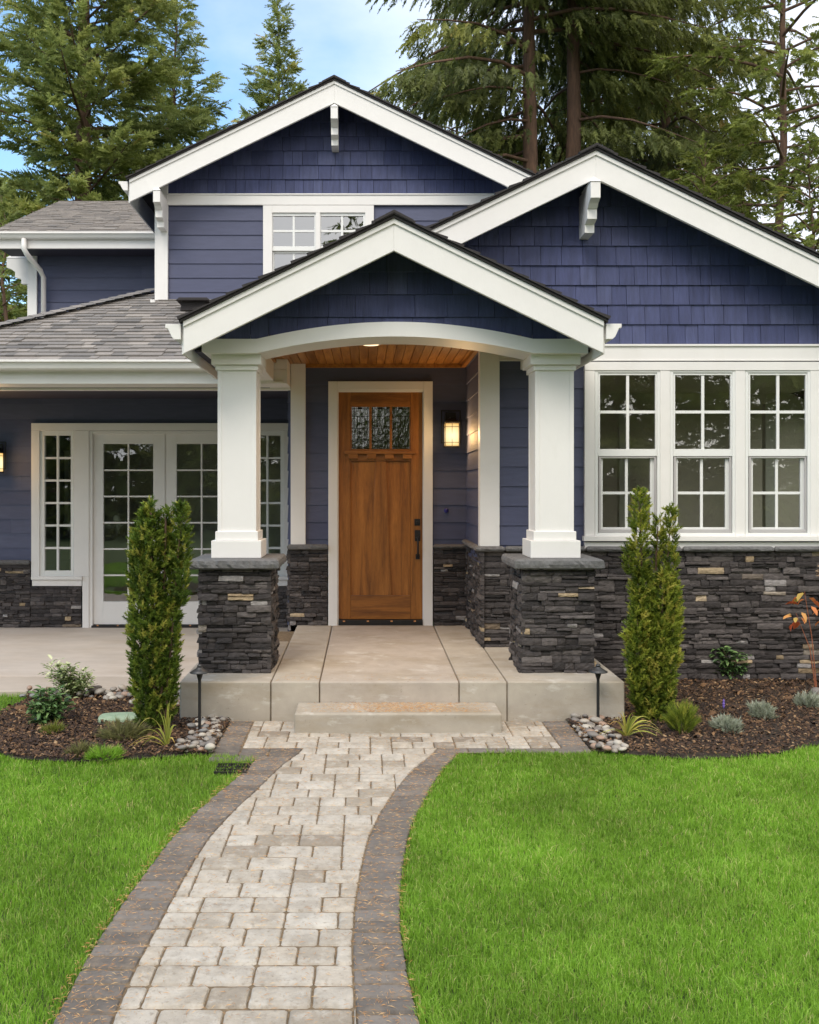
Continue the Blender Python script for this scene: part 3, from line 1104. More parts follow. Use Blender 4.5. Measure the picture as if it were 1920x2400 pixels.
# dark boards that close the porch gable behind its shingles
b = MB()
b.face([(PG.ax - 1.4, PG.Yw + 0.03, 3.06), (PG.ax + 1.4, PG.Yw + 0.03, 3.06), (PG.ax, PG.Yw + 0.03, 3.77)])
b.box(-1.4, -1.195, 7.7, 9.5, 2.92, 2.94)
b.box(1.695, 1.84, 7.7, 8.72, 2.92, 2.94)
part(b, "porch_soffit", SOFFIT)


# porch columns -------------------------------------------------------------
def column(cx, seed):
    yc, hs = 7.905, 0.315
    z0 = 0.302
    col = MB()
    hw_ = 0.1594

    def sq(w, za, zb, rnd=0.5):
        col.box(cx - w, cx + w, yc - w, yc + w, za, zb, rnd)
    sq(hw_ - 0.004, 1.44, 2.78)
    for sx in (-1, 1):                                 # corner boards of the shaft
        for sy in (-1, 1):
            x0, x1 = sorted((cx + sx * hw_, cx + sx * (hw_ - 0.034)))
            y0, y1 = sorted((yc + sy * hw_, yc + sy * (hw_ - 0.034)))
            col.box(x0, x1, y0, y1, 1.441, 2.779)
    o = part(col, "porch_column", WHITE, bevel=0.002)
    pl = MB()
    pl.box(cx - 0.205, cx + 0.205, yc - 0.205, yc + 0.205, 1.2295, 1.372)
    pl.box(cx - 0.176, cx + 0.176, yc - 0.176, yc + 0.176, 1.3725, 1.447)
    part(pl, "column_base", WHITE, o, bevel=0.004)
    pl = MB()
    pl.box(cx - 0.176, cx + 0.176, yc - 0.176, yc + 0.176, 2.774, 2.8175)
    pl.box(cx - 0.205, cx + 0.205, yc - 0.205, yc + 0.205, 2.818, 2.902)
    part(pl, "capital", WHITE, o, bevel=0.004)
    st = MB()
    inner = hs - 0.05
    zt = 1.15
    stones(st, (cx - hs + 0.02, yc - inner, 0), XV, ZV, NF, 0, 2 * hs - 0.04, z0, zt, seed, 0.05, 0.80)
    stones(st, (cx + inner, yc - hs + 0.02, 0), YV, ZV, (1, 0, 0), 0, 2 * hs - 0.04, z0, zt, seed + 1, 0.05, 0.80)
    stones(st, (cx - inner, yc + hs - 0.02, 0), (0, -1, 0), ZV, (-1, 0, 0), 0, 2 * hs - 0.04, z0, zt, seed + 2, 0.05, 0.80)
    stones(st, (cx + hs - 0.02, yc + inner, 0), (-1, 0, 0), ZV, YV, 0, 2 * hs - 0.04, z0, zt, seed + 3, 0.05, 0.80)
    st.box(cx - inner + 0.001, cx + inner - 0.001, yc - inner + 0.001, yc + inner - 0.001, z0, zt, 0.1)
    part(st, "stone_pier", STONE, o)
    cp = MB()
    rough_slab(cp, cx - 0.365, cx + 0.365, yc - 0.365, yc + 0.365, 1.148, 1.2285, seed=seed)
    part(cp, "pier_cap", CAP, o, smooth=False)


column(-1.062, 21)
column(1.560, 57)


# stone base ------------------------------------------------------------------
def stone_part(name, faces, parent=None):
    mb = MB()
    for a in faces:
        stones(mb, *a, 0.05, 0.78)
    return part(mb, name, STONE, parent)


ys = YR - 0.01
s1 = stone_part("stone_base", [((1.10, ys, 0), XV, ZV, NF, 0.0, 4.9, 0.02, 1.215, 5), ((1.105, YD - 0.02, 0), (0, -1, 0), ZV, (-1, 0, 0), -0.02, YD - ys + 0.04, 0.30, 1.215, 6)])
cp = MB()
x = 1.30
for ln in (0.75, 0.9, 0.85, 0.9, 0.85, 0.9):
    rough_slab(cp, x, x + ln - 0.006, ys - 0.085, ys + 0.03, 1.212, 1.262, 0.006, x)
    x += ln
rough_slab(cp, 1.02, 1.298, ys - 0.085, ys + 0.10, 1.212, 1.262, 0.006, 3)
rough_slab(cp, 1.02, 1.115, ys + 0.105, YD - 0.09, 1.212, 1.262, 0.006, 4)
part(cp, "stone_cap", CAP, s1)
yd = YD - 0.01
s2 = stone_part("stone_base", [((X(1016, yd), yd, 0), XV, ZV, NF, 0.0, 0.36, 0.34, 1.165, 8)])
cp = MB()
rough_slab(cp, X(1014.5, yd), 1.09, yd - 0.075, yd + 0.02, 1.163, 1.205, 0.006, 9)
part(cp, "stone_cap", CAP, s2)
s3 = stone_part("stone_base", [((X(680, yd), yd, 0), XV, ZV, NF, 0.0, X(768, yd) - X(680, yd), 0.34, 1.15, 10), ((-0.80, YD + 1.9, 0), (0, -1, 0), ZV, (-1, 0, 0), 0.0, 1.94, 0.0, 1.15, 11)])
cp = MB()
rough_slab(cp, X(674, yd), X(769, yd), yd - 0.085, yd + 0.05, 1.148, 1.206, 0.006, 12)
part(cp, "stone_cap", CAP, s3)
yl = YL - 0.01
s4 = stone_part("stone_base", [((-6.4, yl, 0), XV, ZV, NF, 0.0, X(72.5, yl) + 6.4, 0.0, 0.83, 14), ((X(73, yl), yl, 0), XV, ZV, NF, 0.0, X(191.5, yl) - X(73, yl), 0.0, Z(1374, yl), 15)])
cp = MB()
rough_slab(cp, -6.4, -4.9, yl - 0.07, yl + 0.02, 0.828, 0.885, 0.006, 16)
rough_slab(cp, -4.895, X(72.5, yl), yl - 0.07, yl + 0.02, 0.828, 0.885, 0.006, 17)
part(cp, "stone_cap", CAP, s4)
stone_part("stone_base", [((X(578, yl), yl, 0), XV, ZV, NF, 0.0, 0.72, 0.0, Z(1374, yl), 18)])


# windows ----------------------------------------------------------------------
def sash_mb(b, px0, px1, py0, py1, gx0, gx1, gy0, gy1, Y, d, cols, rows, bar=3.2, rnd=0.5):
    """a glazed frame: outer edges, glass edges and glazing bars, all on the photograph at distance Y"""
    b.pbox(px0, gx0, py0, py1, Y, d, rnd)
    b.pbox(gx1, px1, py0, py1, Y, d, rnd)
    b.pbox(gx0, gx1, py0, gy0, Y, d, rnd)
    b.pbox(gx0, gx1, gy1, py1, Y, d, rnd)
    for i in range(1, cols):
        c_ = gx0 + (gx1 - gx0) * i / cols
        b.pbox(c_ - bar, c_ + bar, gy0, gy1, Y + 0.006, d - 0.010, rnd)
    for j in range(1, rows):
        c_ = gy0 + (gy1 - gy0) * j / rows
        b.pbox(gx0, gx1, c_ - bar, c_ + bar, Y + 0.009, d - 0.014, rnd)


def pane(parent, gx0, gx1, gy0, gy1, Y, mat):
    b = MB()
    b.face([(X(gx0, Y), Y, Z(gy1, Y)), (X(gx1, Y), Y, Z(gy1, Y)), (X(gx1, Y), Y, Z(gy0, Y)), (X(gx0, Y), Y, Z(gy0, Y))])
    return part(b, "pane", mat, parent)


Yc = YR - 0.055
b = MB()
b.box(X(1371, Yc), 6.0, Yc, YR - 0.004, Z(868, Yc), Z(848, Yc))              # head casing
b.pbox(1371, 1394.5, 868.3, 1256, Yc + 0.004, 0.04)
for k in range(4):
    b.pbox(1548 + 176.1 * k, 1571 + 176.1 * k, 868.3, 1256, Yc + 0.004, 0.04)
b.box(X(1371, Yc), 6.0, Yc + 0.002, YR - 0.004, Z(1290, Yc), Z(1271, Yc))    # apron
part(b, "window_casing", WHITE, bevel=0.003)
b = MB()
b.box(X(1369, Yc - 0.03), 6.0, Yc - 0.035, YR, Z(1268.5, Yc - 0.03), Z(1256.5, Yc - 0.03))
part(b, "window_sill", WHITE, bevel=0.004)
for k in range(4):
    o_ = 176.1 * k
    f_ = MB()
    Yw = YR - 0.045
    f_.pbox(1395, 1402, 868.5, 1256, Yw, 0.09)
    f_.pbox(1541, 1547.6, 868.5, 1256, Yw, 0.09)
    f_.pbox(1402, 1541, 868.5, 873, Yw, 0.09)
    f_.pbox(1402, 1541, 1249, 1256, Yw, 0.09)
    for v_ in range(len(f_.v)):
        f_.v[v_] = (f_.v[v_][0] + o_ * f_.v[v_][1] / F, f_.v[v_][1], f_.v[v_][2])
    win = part(f_, "window", VINYL, bevel=0.002)
    Yu = YR - 0.035
    u_ = MB()
    sash_mb(u_, 1402.3 + o_, 1540.7 + o_, 873.3, 1069, 1406.7 + o_, 1536.5 + o_, 879, 1052.4, Yu, 0.03, 2, 2, 3.4)
    us_ = part(u_, "upper_sash", VINYL, win, bevel=0.0015)
    pane(win, 1406 + o_, 1537 + o_, 878, 1053, Yu + 0.016, GLASS)
    Yo = YR - 0.003
    l_ = MB()
    sash_mb(l_, 1404.6 + o_, 1538 + o_, 1069.5, 1248.5, 1412.8 + o_, 1524.4 + o_, 1075, 1236, Yo, 0.03, 2, 2, 3.2)
    part(l_, "lower_sash", VINYL, win, bevel=0.0015)
    sc_ = MB()
    Ys = YR - 0.030
    sc_.pbox(1404 + o_, 1408.5 + o_, 1070.5, 1247.5, Ys, 0.008)
    sc_.pbox(1534 + o_, 1538 + o_, 1070.5, 1247.5, Ys, 0.008)
    sc_.pbox(1408.5 + o_, 1534 + o_, 1241, 1247.5, Ys, 0.008)
    sc_.pbox(1408.5 + o_, 1534 + o_, 1070.5, 1073, Ys, 0.008)
    part(sc_, "screen_frame", GREYF, win)
    pane(win, 1412 + o_, 1525 + o_, 1074, 1237, Yo + 0.016, GLASS)

# upper window
Yc = YU - 0.05
b = MB()
b.pbox(616.6, 638, 481, 735, Yc, 0.045)
b.pbox(856, 876.5, 481, 735, Yc, 0.045)
b.pbox(638, 856, 481, 498, Yc, 0.045)
b.pbox(740, 750.5, 498, 735, Yc, 0.045)
b.pbox(616.6, 876.5, 735.5, 752, Yc, 0.045)
part(b, "window_casing", WHITE, bevel=0.003)
for (a0, a1, h0, h1) in ((638, 740, 640, 740 - 3), (750.5, 856, 752.4, 851.5)):
    f_ = MB()
    Yw = YU - 0.03
    sash_mb(f_, a0, a1, 498.5, 587.5, h0, h1, 506, 577, Yw, 0.04, 2, 2, 2.6)
    sash_mb(f_, a0, a1, 588, 734, h0 + 3, h1 - 3, 594, 726, Yw + 0.03, 0.03, 2, 2, 2.4)
    win = part(f_, "upper_window", VINYL, bevel=0.0015)
    pane(win, h0, h1, 506, 577, Yw + 0.02, GLASSU)
    pane(win, h0 + 3, h1 - 3, 594, 726, Yw + 0.048, GLASSU)

# left porch: door set with side lights
Yc = YL - 0.05
b = MB()
b.pbox(73, 700, 991.6, 1009, Yc, 0.045)
b.pbox(73, 92.5, 1009.3, 1351, Yc, 0.045)
b.pbox(173.2, 208.5, 1009.3, 1351, Yc, 0.045)
b.pbox(193, 208.5, 1351.2, 1474, Yc, 0.045)
b.pbox(208.8, 217, 1010, 1474, Yc + 0.012, 0.07)
b.pbox(217.2, 559, 1010, 1017, Yc + 0.012, 0.07)
b.pbox(558, 584, 1009.3, 1474, Yc, 0.045)
b.pbox(666.3, 700, 1009.3, 1351, Yc, 0.045)
b.pbox(75, 191.5, 1359.3, 1373.5, Yc, 0.045)
b.pbox(584.5, 700, 1359.3, 1373.5, Yc, 0.045)
part(b, "door_casing", WHITE, bevel=0.003)
for (a0, a1, g0, g1) in ((92.8, 172.9, 104.4, 165.9), (584.3, 666, 596, 657.5)):
    f_ = MB()
    sash_mb(f_, a0, a1, 1009.6, 1351, g0, g1, 1020.6, 1337.3, Yc + 0.014, 0.06, 2, 6, 2.5)
    win = part(f_, "sidelight", VINYL, bevel=0.002)
    pane(win, g0, g1, 1020.6, 1337.3, Yc + 0.045, GLASS)
    s_ = MB()
    s_.box(X(a0 - 20.5, Yc - 0.03), X(a1 + 19, Yc - 0.03), Yc - 0.03, Yc + 0.04, Z(1359, Yc - 0.03), Z(1351.2, Yc - 0.03))
    part(s_, "sill", WHITE, win, bevel=0.004)
for (a0, a1, g0, g1) in ((217.5, 386.5, 242.4, 359.2), (389.5, 557.5, 414, 531)):
    f_ = MB()
    Yd_ = YL - 0.01
    sash_mb(f_, a0, a1, 1017.5, 1463.5, g0, g1, 1040.3, 1410, Yd_, 0.045, 2, 6, 1.9)
    d_ = part(f_, "french_door", WHITE, bevel=0.002)
    pane(d_, g0, g1, 1040.3, 1410, Yd_ + 0.022, GLASSD)
b = MB()
b.pbox(386.8, 389.2, 1017.5, 1463.5, YL + 0.004, 0.03)
part(b, "astragal", WHITE)
b = MB()
b.box(X(217.3, YL), X(558, YL), YL - 0.06, YL + 0.06, 0.021, Z(1465, YL))
part(b, "threshold", BLACK)
for q in (232, 279, 448, 520):
    b = MB()
    b.box(X(q, YL) - 0.010, X(q, YL) + 0.010, YL - 0.066, YL - 0.05, 0.045, 0.058)
    part(b, "threshold_stud", COPPER)

# front door ---------------------------------------------------------------------
Yc = YD - 0.045
b = MB()
b.pbox(769.5, 791, 893.5, 1467, Yc, 0.05)
b.pbox(993.5, 1014.5, 893.5, 1467, Yc, 0.05)
b.pbox(791.2, 993.3, 893.5, 914, Yc, 0.05)
b.pbox(791.2, 793.6, 914.3, 1467, Yc + 0.012, 0.08)
b.pbox(991, 993.3, 914.3, 1467, Yc + 0.012, 0.08)
b.pbox(793.8, 990.8, 914.3, 918.5, Yc + 0.012, 0.08)
part(b, "door_frame", WHITE, bevel=0.003)
Yd_ = YD + 0.0
Ds, Dr = MB(), MB()


def z1(x, y):                                  # coordinates of the enlarged upper half of the door
    return 760 + x / 5.39, 880 + y / 5.39


def dbox(mb, x0, x1, y0, y1, Y, d, low=False, rnd=0.5):
    o_ = 300 if low else 0
    mb.pbox(760 + x0 / 5.39, 760 + x1 / 5.39, 880 + o_ + y0 / 5.39, 880 + o_ + y1 / 5.39, Y, d, rnd)


yb0 = (1467 - 1180) * 5.39
pan = 0.024
# stiles
Ds.pbox(793.9, 760 + 335 / 5.39, 918.8, 1451.5, Yd_, 0.045, 0.45)
Ds.pbox(760 + 1092 / 5.39, 990.6, 918.8, 1451.5, Yd_, 0.045, 0.55)
# recessed panels (one behind each lower field)
Ds.pbox(760 + 336 / 5.39, 760 + 1091 / 5.39, 1081.5, 1396, Yd_ + pan, 0.02, 0.85)
# tapered middle stile
t0, t1 = 880 + 1085 / 5.39, 1180 + 1160 / 5.39
mid = [(645, 785), (580, 850)]
pts = []
for dy in (0.0, 0.022):
    for (py_, (xa, xb)) in ((t1, mid[1]), (t0, mid[0])):
        for xx in (xa, xb):
            pts.append((X(760 + xx / 5.39, Yd_), Yd_ + dy, Z(py_, Yd_)))
Ds.mesh(pts, [(0, 1, 3, 2), (5, 4, 6, 7), (0, 2, 6, 4), (1, 5, 7, 3), (0, 4, 5, 1), (2, 3, 7, 6)], 0.5)
door = part(Ds, "front_door", DOORW, bevel=0.004)
dbox(Dr, 335.5, 1091.5, (918.8 - 880) * 5.39, 395, Yd_ + 0.0005, 0.04, rnd=0.3)
dbox(Dr, 335.5, 1091.5, 930, 1084, Yd_ + 0.0005, 0.04, rnd=0.3)
Dl = MB()
dbox(Dl, 335.5, 1091.5, 1161, 1463, Yd_ + 0.0005, 0.04, low=True, rnd=0.5)
part(Dl, "rail", DOORH, door, bevel=0.004)
dbox(Dr, 335.5, 350, 395.5, 929.5, Yd_ + 0.004, 0.03, rnd=0.5)
dbox(Dr, 568, 600, 395.5, 929.5, Yd_ + 0.004, 0.03, rnd=0.5)
dbox(Dr, 826, 858, 395.5, 929.5, Yd_ + 0.004, 0.03, rnd=0.5)
dbox(Dr, 1080, 1091.3, 395.5, 929.5, Yd_ + 0.004, 0.03, rnd=0.5)
part(Dr, "rail", DOORH, door, bevel=0.004)
b = MB()
dbox(b, 258, 1165, 952, 990, Yd_ - 0.045, 0.0445, rnd=0.7)
for q0, q1 in ((305, 425), (540, 655), (765, 880), (995, 1110)):
    dbox(b, q0, q1, 991, 1050, Yd_ - 0.035, 0.0345, rnd=0.6)
part(b, "shelf", DOORH, door, bevel=0.003)
for i, (q0, q1) in enumerate(((350, 568), (600, 826), (858, 1080))):
    g = MB()
    a0, c0 = z1(q0, 400)
    a1, c1 = z1(q1, 925)
    yg = Yd_ + 0.02
    g.face([(X(a0, yg), yg, Z(c1, yg)), (X(a1, yg), yg, Z(c1, yg)), (X(a1, yg), yg, Z(c0, yg)), (X(a0, yg), yg, Z(c0, yg))])
    gp = part(g, "pane", LEAD, door)
    l_ = MB()
    w = q1 - q0
    for fx in (0.06, 0.16, 0.34, 0.46, 0.58, 0.74, 0.90):
        y0_, y1_ = (400, 925) if fx in (0.06, 0.16, 0.90) else (515, 925)
        dbox(l_, q0 + w * fx - 3, q0 + w * fx + 3, y0_, y1_, yg - 0.005, 0.004)
    for fy in (420, 515, 665, 775, 905):
        dbox(l_, q0, q1, fy - 3, fy + 3, yg - 0.006, 0.004)
    dbox(l_, q0 + w * 0.35, q0 + w * 0.6, 402, 425, yg - 0.007, 0.004)
    part(l_, "leading", BLACK, gp)
b = MB()
dbox(b, 1140, 1214, 195, 280, Yd_ - 0.012, 0.0118, True)
b.lathe([(0.016, 0), (0.016, 0.012), (0.012, 0.014)], 0, 0, 16)
for q in range(len(b.v) - 48, len(b.v)):
    v_ = b.v[q]
    b.v[q] = (X(760 + 1178 / 5.39, Yd_) + v_[0], Yd_ - 0.012 - v_[2], Z(1180 + 240 / 5.39, Yd_) + v_[1])
part(b, "deadbolt", BLACK, door, bevel=0.003)
b = MB()
dbox(b, 1145, 1215, 336, 475, Yd_ - 0.012, 0.0118, True)
hx = X(760 + 1181 / 5.39, Yd_)
b.tube([(hx, Yd_ - 0.012, Z(1180 + 430 / 5.39, Yd_)), (hx, Yd_ - 0.05, Z(1180 + 440 / 5.39, Yd_)), (hx, Yd_ - 0.062, Z(1180 + 500 / 5.39, Yd_)), (hx, Yd_ - 0.06, Z(1180 + 600 / 5.39, Yd_)),
        (hx, Yd_ - 0.045, Z(1180 + 650 / 5.39, Yd_)), (hx, Yd_ - 0.005, Z(1180 + 668 / 5.39, Yd_))], [0.011, 0.011, 0.0095, 0.0095, 0.012, 0.013], 10)
dbox(b, 1155, 1207, 640, 705, Yd_ - 0.010, 0.0098, True)
dbox(b, 1165, 1197, 425, 440, Yd_ - 0.05, 0.037, True)
part(b, "handle", BLACK, door, bevel=0.002)
b = MB()
b.box(X(793.9, YD), X(990.6, YD), YD - 0.045, YD + 0.05, 0.342, Z(1452, YD))
part(b, "threshold", BLACK, bevel=0.002)
for q in (252, 553, 850, 1143):
    qx = X(760 + q / 5.39, YD)
    b = MB()
    b.box(qx - 0.012, qx + 0.012, YD - 0.052, YD - 0.046, Z(1456, YD), Z(1453, YD))
    part(b, "threshold_stud", COPPER)
b = MB()
b.lathe([(0.024, 0), (0.024, 0.008), (0.018, 0.016), (0.006, 0.018)], 0, 0, 20)
bx0, bz0 = X(1045.5, YD), Z(1196.5, YD)
b.v = [(bx0 + v_[0], YD - 0.026 - v_[2], bz0 + v_[1]) for v_ in b.v]
part(b, "bell_button", BUTTON, smooth=True)


# rooms behind the glass -------------------------------------------------------------
def room(name, x0, x1, y0, y1, z0, z1, light=''):
    b = MB()
    b.mesh([(x0, y0, z0), (x1, y0, z0), (x1, y1, z0), (x0, y1, z0), (x0, y0, z1), (x1, y0, z1), (x1, y1, z1), (x0, y1, z1)],
           [(4, 5, 6, 7), (3, 2, 6, 7)], 0.5, 0)
    for xs_, op in ((x0, 'l'), (x1, 'r')):             # side walls; an unseen open band is added to let daylight in
        for za, zb in (((z0, z0 + 0.5), (z0 + 2.5, z1)) if op == light else ((z0, z1),)):
            b.face([(xs_, y0, za), (xs_, y1, za), (xs_, y1, zb), (xs_, y0, zb)], 0.5, 0)
    b.face([(x0, y0, z0), (x1, y0, z0), (x1, y1, z0), (x0, y1, z0)], 0.5, 1)
    return part(b, name, [ROOM, ROOMF])


r1 = room("front_room", 1.2, 6.0, 8.95, 12.6, 0.36, 3.08, 'r')
for xx in (3.3, 3.85, 5.2):
    b = MB()
    b.box(xx, xx + 0.14, 12.2, 12.3, 0.361, 2.9)
    part(b, "interior_trim", ROOMW, r1)
room("entry_hall", -0.78, 1.05, 10.16, 13.0, 0.36, 2.9)
r2 = room("porch_room", -6.0, -0.9, 12.2, 16.2, 0.02, 2.8, 'l')
b = MB()
for xx in (-5.55, -5.1, -4.62):
    b.box(xx, xx + 0.07, 15.9, 16.0, 1.25, 2.35)
b.box(-5.55, -4.55, 15.9, 16.0, 2.351, 2.45)
b.box(-5.55, -4.55, 15.88, 16.0, 1.15, 1.25)
b.box(-5.55, -4.55, 15.92, 15.98, 1.78, 1.82)
part(b, "interior_trim", ROOMW, r2)
r3 = room("upper_room", -2.6, 1.8, 12.2, 15.0, 4.0, 5.6)

# ------------------------------------------------------------------ lamps on the house
def lantern(x, y, z, label):
    """x,y: on the wall; z: bottom of the glass"""
    t = empty("wall_lantern", (x, y, z))
    tag(t, label, "lantern", "lit wall lanterns beside the doors")
    w, h, d = 0.074, 0.235, 0.075
    b = MB()
    b.box(-0.055, 0.055, -0.018, 0, 0.05, 0.36)
    fw = 0.105
    for sx in (-1, 1):
        xa, xb = sorted((sx * fw, sx * (fw - 0.012)))
        b.box(xa, xb, -0.032, -0.019, 0.03, 0.385)
    b.box(-fw, fw, -0.031, -0.020, 0.373, 0.3845)
    b.box(-fw, fw, -0.031, -0.020, 0.030, 0.042)
    b.build("backplate", BLACK, t, 0.002)
    b = MB()
    yc_ = -0.03 - d
    b.box(-w - 0.008, w + 0.008, yc_ - d - 0.008, yc_ + d + 0.002, h, h + 0.016)
    b.mesh([(-w, yc_ - d, h + 0.016), (w, yc_ - d, h + 0.016), (w, yc_ + d, h + 0.016), (-w, yc_ + d, h + 0.016), (-0.03, yc_ - 0.03, h + 0.055), (0.03, yc_ - 0.03, h + 0.055), (0.03, yc_ + 0.03, h + 0.055), (-0.03, yc_ + 0.03, h + 0.055)],
           [(0, 1, 5, 4), (1, 2, 6, 5), (2, 3, 7, 6), (3, 0, 4, 7), (4, 5, 6, 7)])
    b.box(-0.012, 0.012, yc_ - 0.012, -0.019, h + 0.055, h + 0.075)
    b.build("hood", BLACK, t, 0.002)
    b = MB()
    for sx in (-1, 1):
        for sy in (-1, 1):
            b.box(sx * w - 0.005, sx * w + 0.005, yc_ + sy * d - 0.005, yc_ + sy * d + 0.005, 0, h)
    b.box(-w - 0.006, w + 0.006, yc_ - d - 0.006, yc_ + d + 0.002, -0.012, 0)
    for zz in (0.035, h - 0.035):
        b.box(-w, w, yc_ - d - 0.004, yc_ - d + 0.002, zz - 0.003, zz + 0.003)
        for sx in (-1, 1):
            b.box(sx * w - 0.003, sx * w + 0.003, yc_ - d, yc_ + d, zz - 0.003, zz + 0.003)
    b.box(-0.003, 0.003, yc_ - d - 0.004, yc_ - d + 0.002, 0, h)
    b.build("cage", BLACK, t)
    b = MB()
    b.box(-w + 0.004, w - 0.004, yc_ - d + 0.004, yc_ + d - 0.004, 0.002, h - 0.002)
    g_ = b.build("lamp_glass", LAMPG, t)
    ld = bpy.data.lights.new("lantern_light", 'POINT')
    ld.energy = 9
    ld.color = (1.0, 0.60, 0.25)
    ld.shadow_soft_size = 0.06
    lo = bpy.data.objects.new("lantern_light", ld)
    link(lo, t)
    lo.location = (0, yc_ - d - 0.05, 0.11)
    return t


lantern(X(1056, YD), YD - 0.018, Z(1044.7, 9.87), "black framed lit wall lantern on the navy wall right of the wooden front door")
lantern(X(-2, YL), YL - 0.018, Z(1105, 11.87), "lit wall lantern cut by the left edge, on the navy left porch wall")

t = empty("ceiling_light", (X(869, 8.55), 8.55, 3.128))
tag(t, "small round lit light recessed in the wooden porch ceiling", "ceiling light")
b = MB()
b.lathe([(0.10, 0.0), (0.10, -0.012), (0.078, -0.016)], 0, 0, 28)
b.build("trim_ring", WHITE, t, smooth=True)
b = MB()
b.lathe([(0.074, -0.016), (0.074, -0.019)], 0, 0, 28)
b.build("lens", LAMPC, t)
ld = bpy.data.lights.new("ceiling_lamp", 'SPOT')
ld.energy = 62
ld.color = (1.0, 0.62, 0.30)
ld.spot_size = R(150)
ld.spot_blend = 1.0
ld.shadow_soft_size = 0.06
lo = bpy.data.objects.new("ceiling_lamp", ld)
link(lo, t)
lo.location = (0, 0, -0.035)

# ------------------------------------------------------------------ ground, paving, beds
def struct(o):
    o['kind'] = 'structure'
    return o


def flat(name, pts, z, mat):
    b = MB()
    b.face([(p[0], p[1], z) for p in pts])
    return b.build(name, mat)


struct(flat("ground", [(-300, -300), (300, -300), (300, 300), (-300, 300)], -0.05, TURF))

LO = [G(*p) for p in [(124, 2393), (182, 2277), (234, 2190), (303, 2091), (385, 1982), (445, 1914), (510, 1857), (563, 1813), (603, 1774)]]
LI = [G(*p) for p in [(260, 2400), (286, 2335), (321, 2259), (361, 2184), (402, 2109), (437, 2045), (489, 1962), (541, 1905), (594, 1857), (659, 1794), (709.6, 1757)]]
RI = [G(*p) for p in [(837, 2400), (828, 2300), (826, 2219), (831, 2132), (840, 2068), (851, 2010), (867, 1952), (892, 1903), (925, 1852), (966, 1803.5), (999, 1778), (1027, 1752.5)]]
RO = [G(*p) for p in [(987, 2400), (970, 2335), (953, 2259), (941, 2178), (938, 2109), (944, 2033), (955, 1965), (972, 1915), (990, 1882), (1013, 1836), (1045, 1794), (1073, 1766)]]


def curve(tab):
    ys = np.array([p[1] for p in tab])
    xs_ = np.array([p[0] for p in tab])

    def f(y):
        if y < ys[0]:
            return float(xs_[0] + (xs_[1] - xs_[0]) / (ys[1] - ys[0]) * (y - ys[0]))
        return float(np.interp(y, ys, xs_))
    return f


lo, li, ri, ro = curve(LO), curve(LI), curve(RI), curve(RO)
AX0, AX1, AY0, AY1 = -0.865, 1.363, 6.53, 7.282
YMIN = 1.6


def paver(mb, poly, rnd, inset=0.010, drop=0.012, gap=0.0024):
    """one block: worn edges, top not quite level"""
    c = (sum(p[0] for p in poly) / len(poly), sum(p[1] for p in poly) / len(poly))

    hx = max(abs(p[0] - c[0]) for p in poly)
    hy = max(abs(p[1] - c[1]) for p in poly)

    def shr(p, d):
        kx, ky = max(0.3, 1 - d * 0.75 / max(hx, 1e-6)), max(0.3, 1 - d * 1.5 / max(hy, 1e-6))
        return (c[0] + (p[0] - c[0]) * kx, c[1] + (p[1] - c[1]) * ky)
    tz = rng.uniform(-0.0025, 0.0015)
    tx, ty = rng.uniform(-0.012, 0.012), rng.uniform(-0.012, 0.012)
    # subdivide the outline so that the edge can wander
    P = []
    n = len(poly)
    for i in range(n):
        a, b = poly[i], poly[(i + 1) % n]
        l_ = math.hypot(a[0] - b[0], a[1] - b[1])
        k = max(1, int(l_ / 0.035))
        for q in range(k):
            t = q / k
            j = 0.0024
            if q == 0:                                # worn corner
                pv = poly[i - 1]
                l2 = math.hypot(a[0] - pv[0], a[1] - pv[1])
                c_ = min(0.010, 0.3 * l_, 0.3 * l2)
                P.append((a[0] + (pv[0] - a[0]) * c_ / max(l2, 1e-6), a[1] + (pv[1] - a[1]) * c_ / max(l2, 1e-6)))
                P.append((a[0] + (b[0] - a[0]) * c_ / max(l_, 1e-6), a[1] + (b[1] - a[1]) * c_ / max(l_, 1e-6)))
                continue
            P.append((a[0] + (b[0] - a[0]) * t + rng.uniform(-j, j), a[1] + (b[1] - a[1]) * t + rng.uniform(-j, j)))
    rows = []
    for d, z in ((gap * 1.4, -0.02), (gap * 1.4, -drop), (gap * 1.4 + inset * 0.5, -0.003), (gap * 1.4 + inset * 1.5, 0.0)):
        r_ = []
        for p in P:
            s = shr(p, d)
            r_.append((s[0], s[1], z + tz + tx * (s[0] - c[0]) + ty * (s[1] - c[1])))
        rows.append(r_)
    m_ = len(P)
    pts = [p for r_ in rows for p in r_]
    fs = []
    for k in range(3):
        for i in range(m_):
            fs.append((k * m_ + i, k * m_ + (i + 1) % m_, (k + 1) * m_ + (i + 1) % m_, (k + 1) * m_ + i))
    fs.append(tuple(range(3 * m_, 4 * m_)))
    mb.mesh(pts, fs, rnd)


# walkway: blocks of 2x2, 3x2 and 2x3 units, cut along the edging
Upv = 0.0745
path = MB()
gx, gy = int(4.2 / Upv), int((AY1 - YMIN) / Upv) + 1
X0g, Y0g = -2.35, AY1 - gy * Upv
pr = random.Random(5)


def split(W):
    """a course of W units as blocks of 3 and 2"""
    while True:
        out, left = [], W
        while left > 0:
            k = pr.choice((3, 3, 2))
            out.append(k)
            left -= k
        if left == 0:
            return out


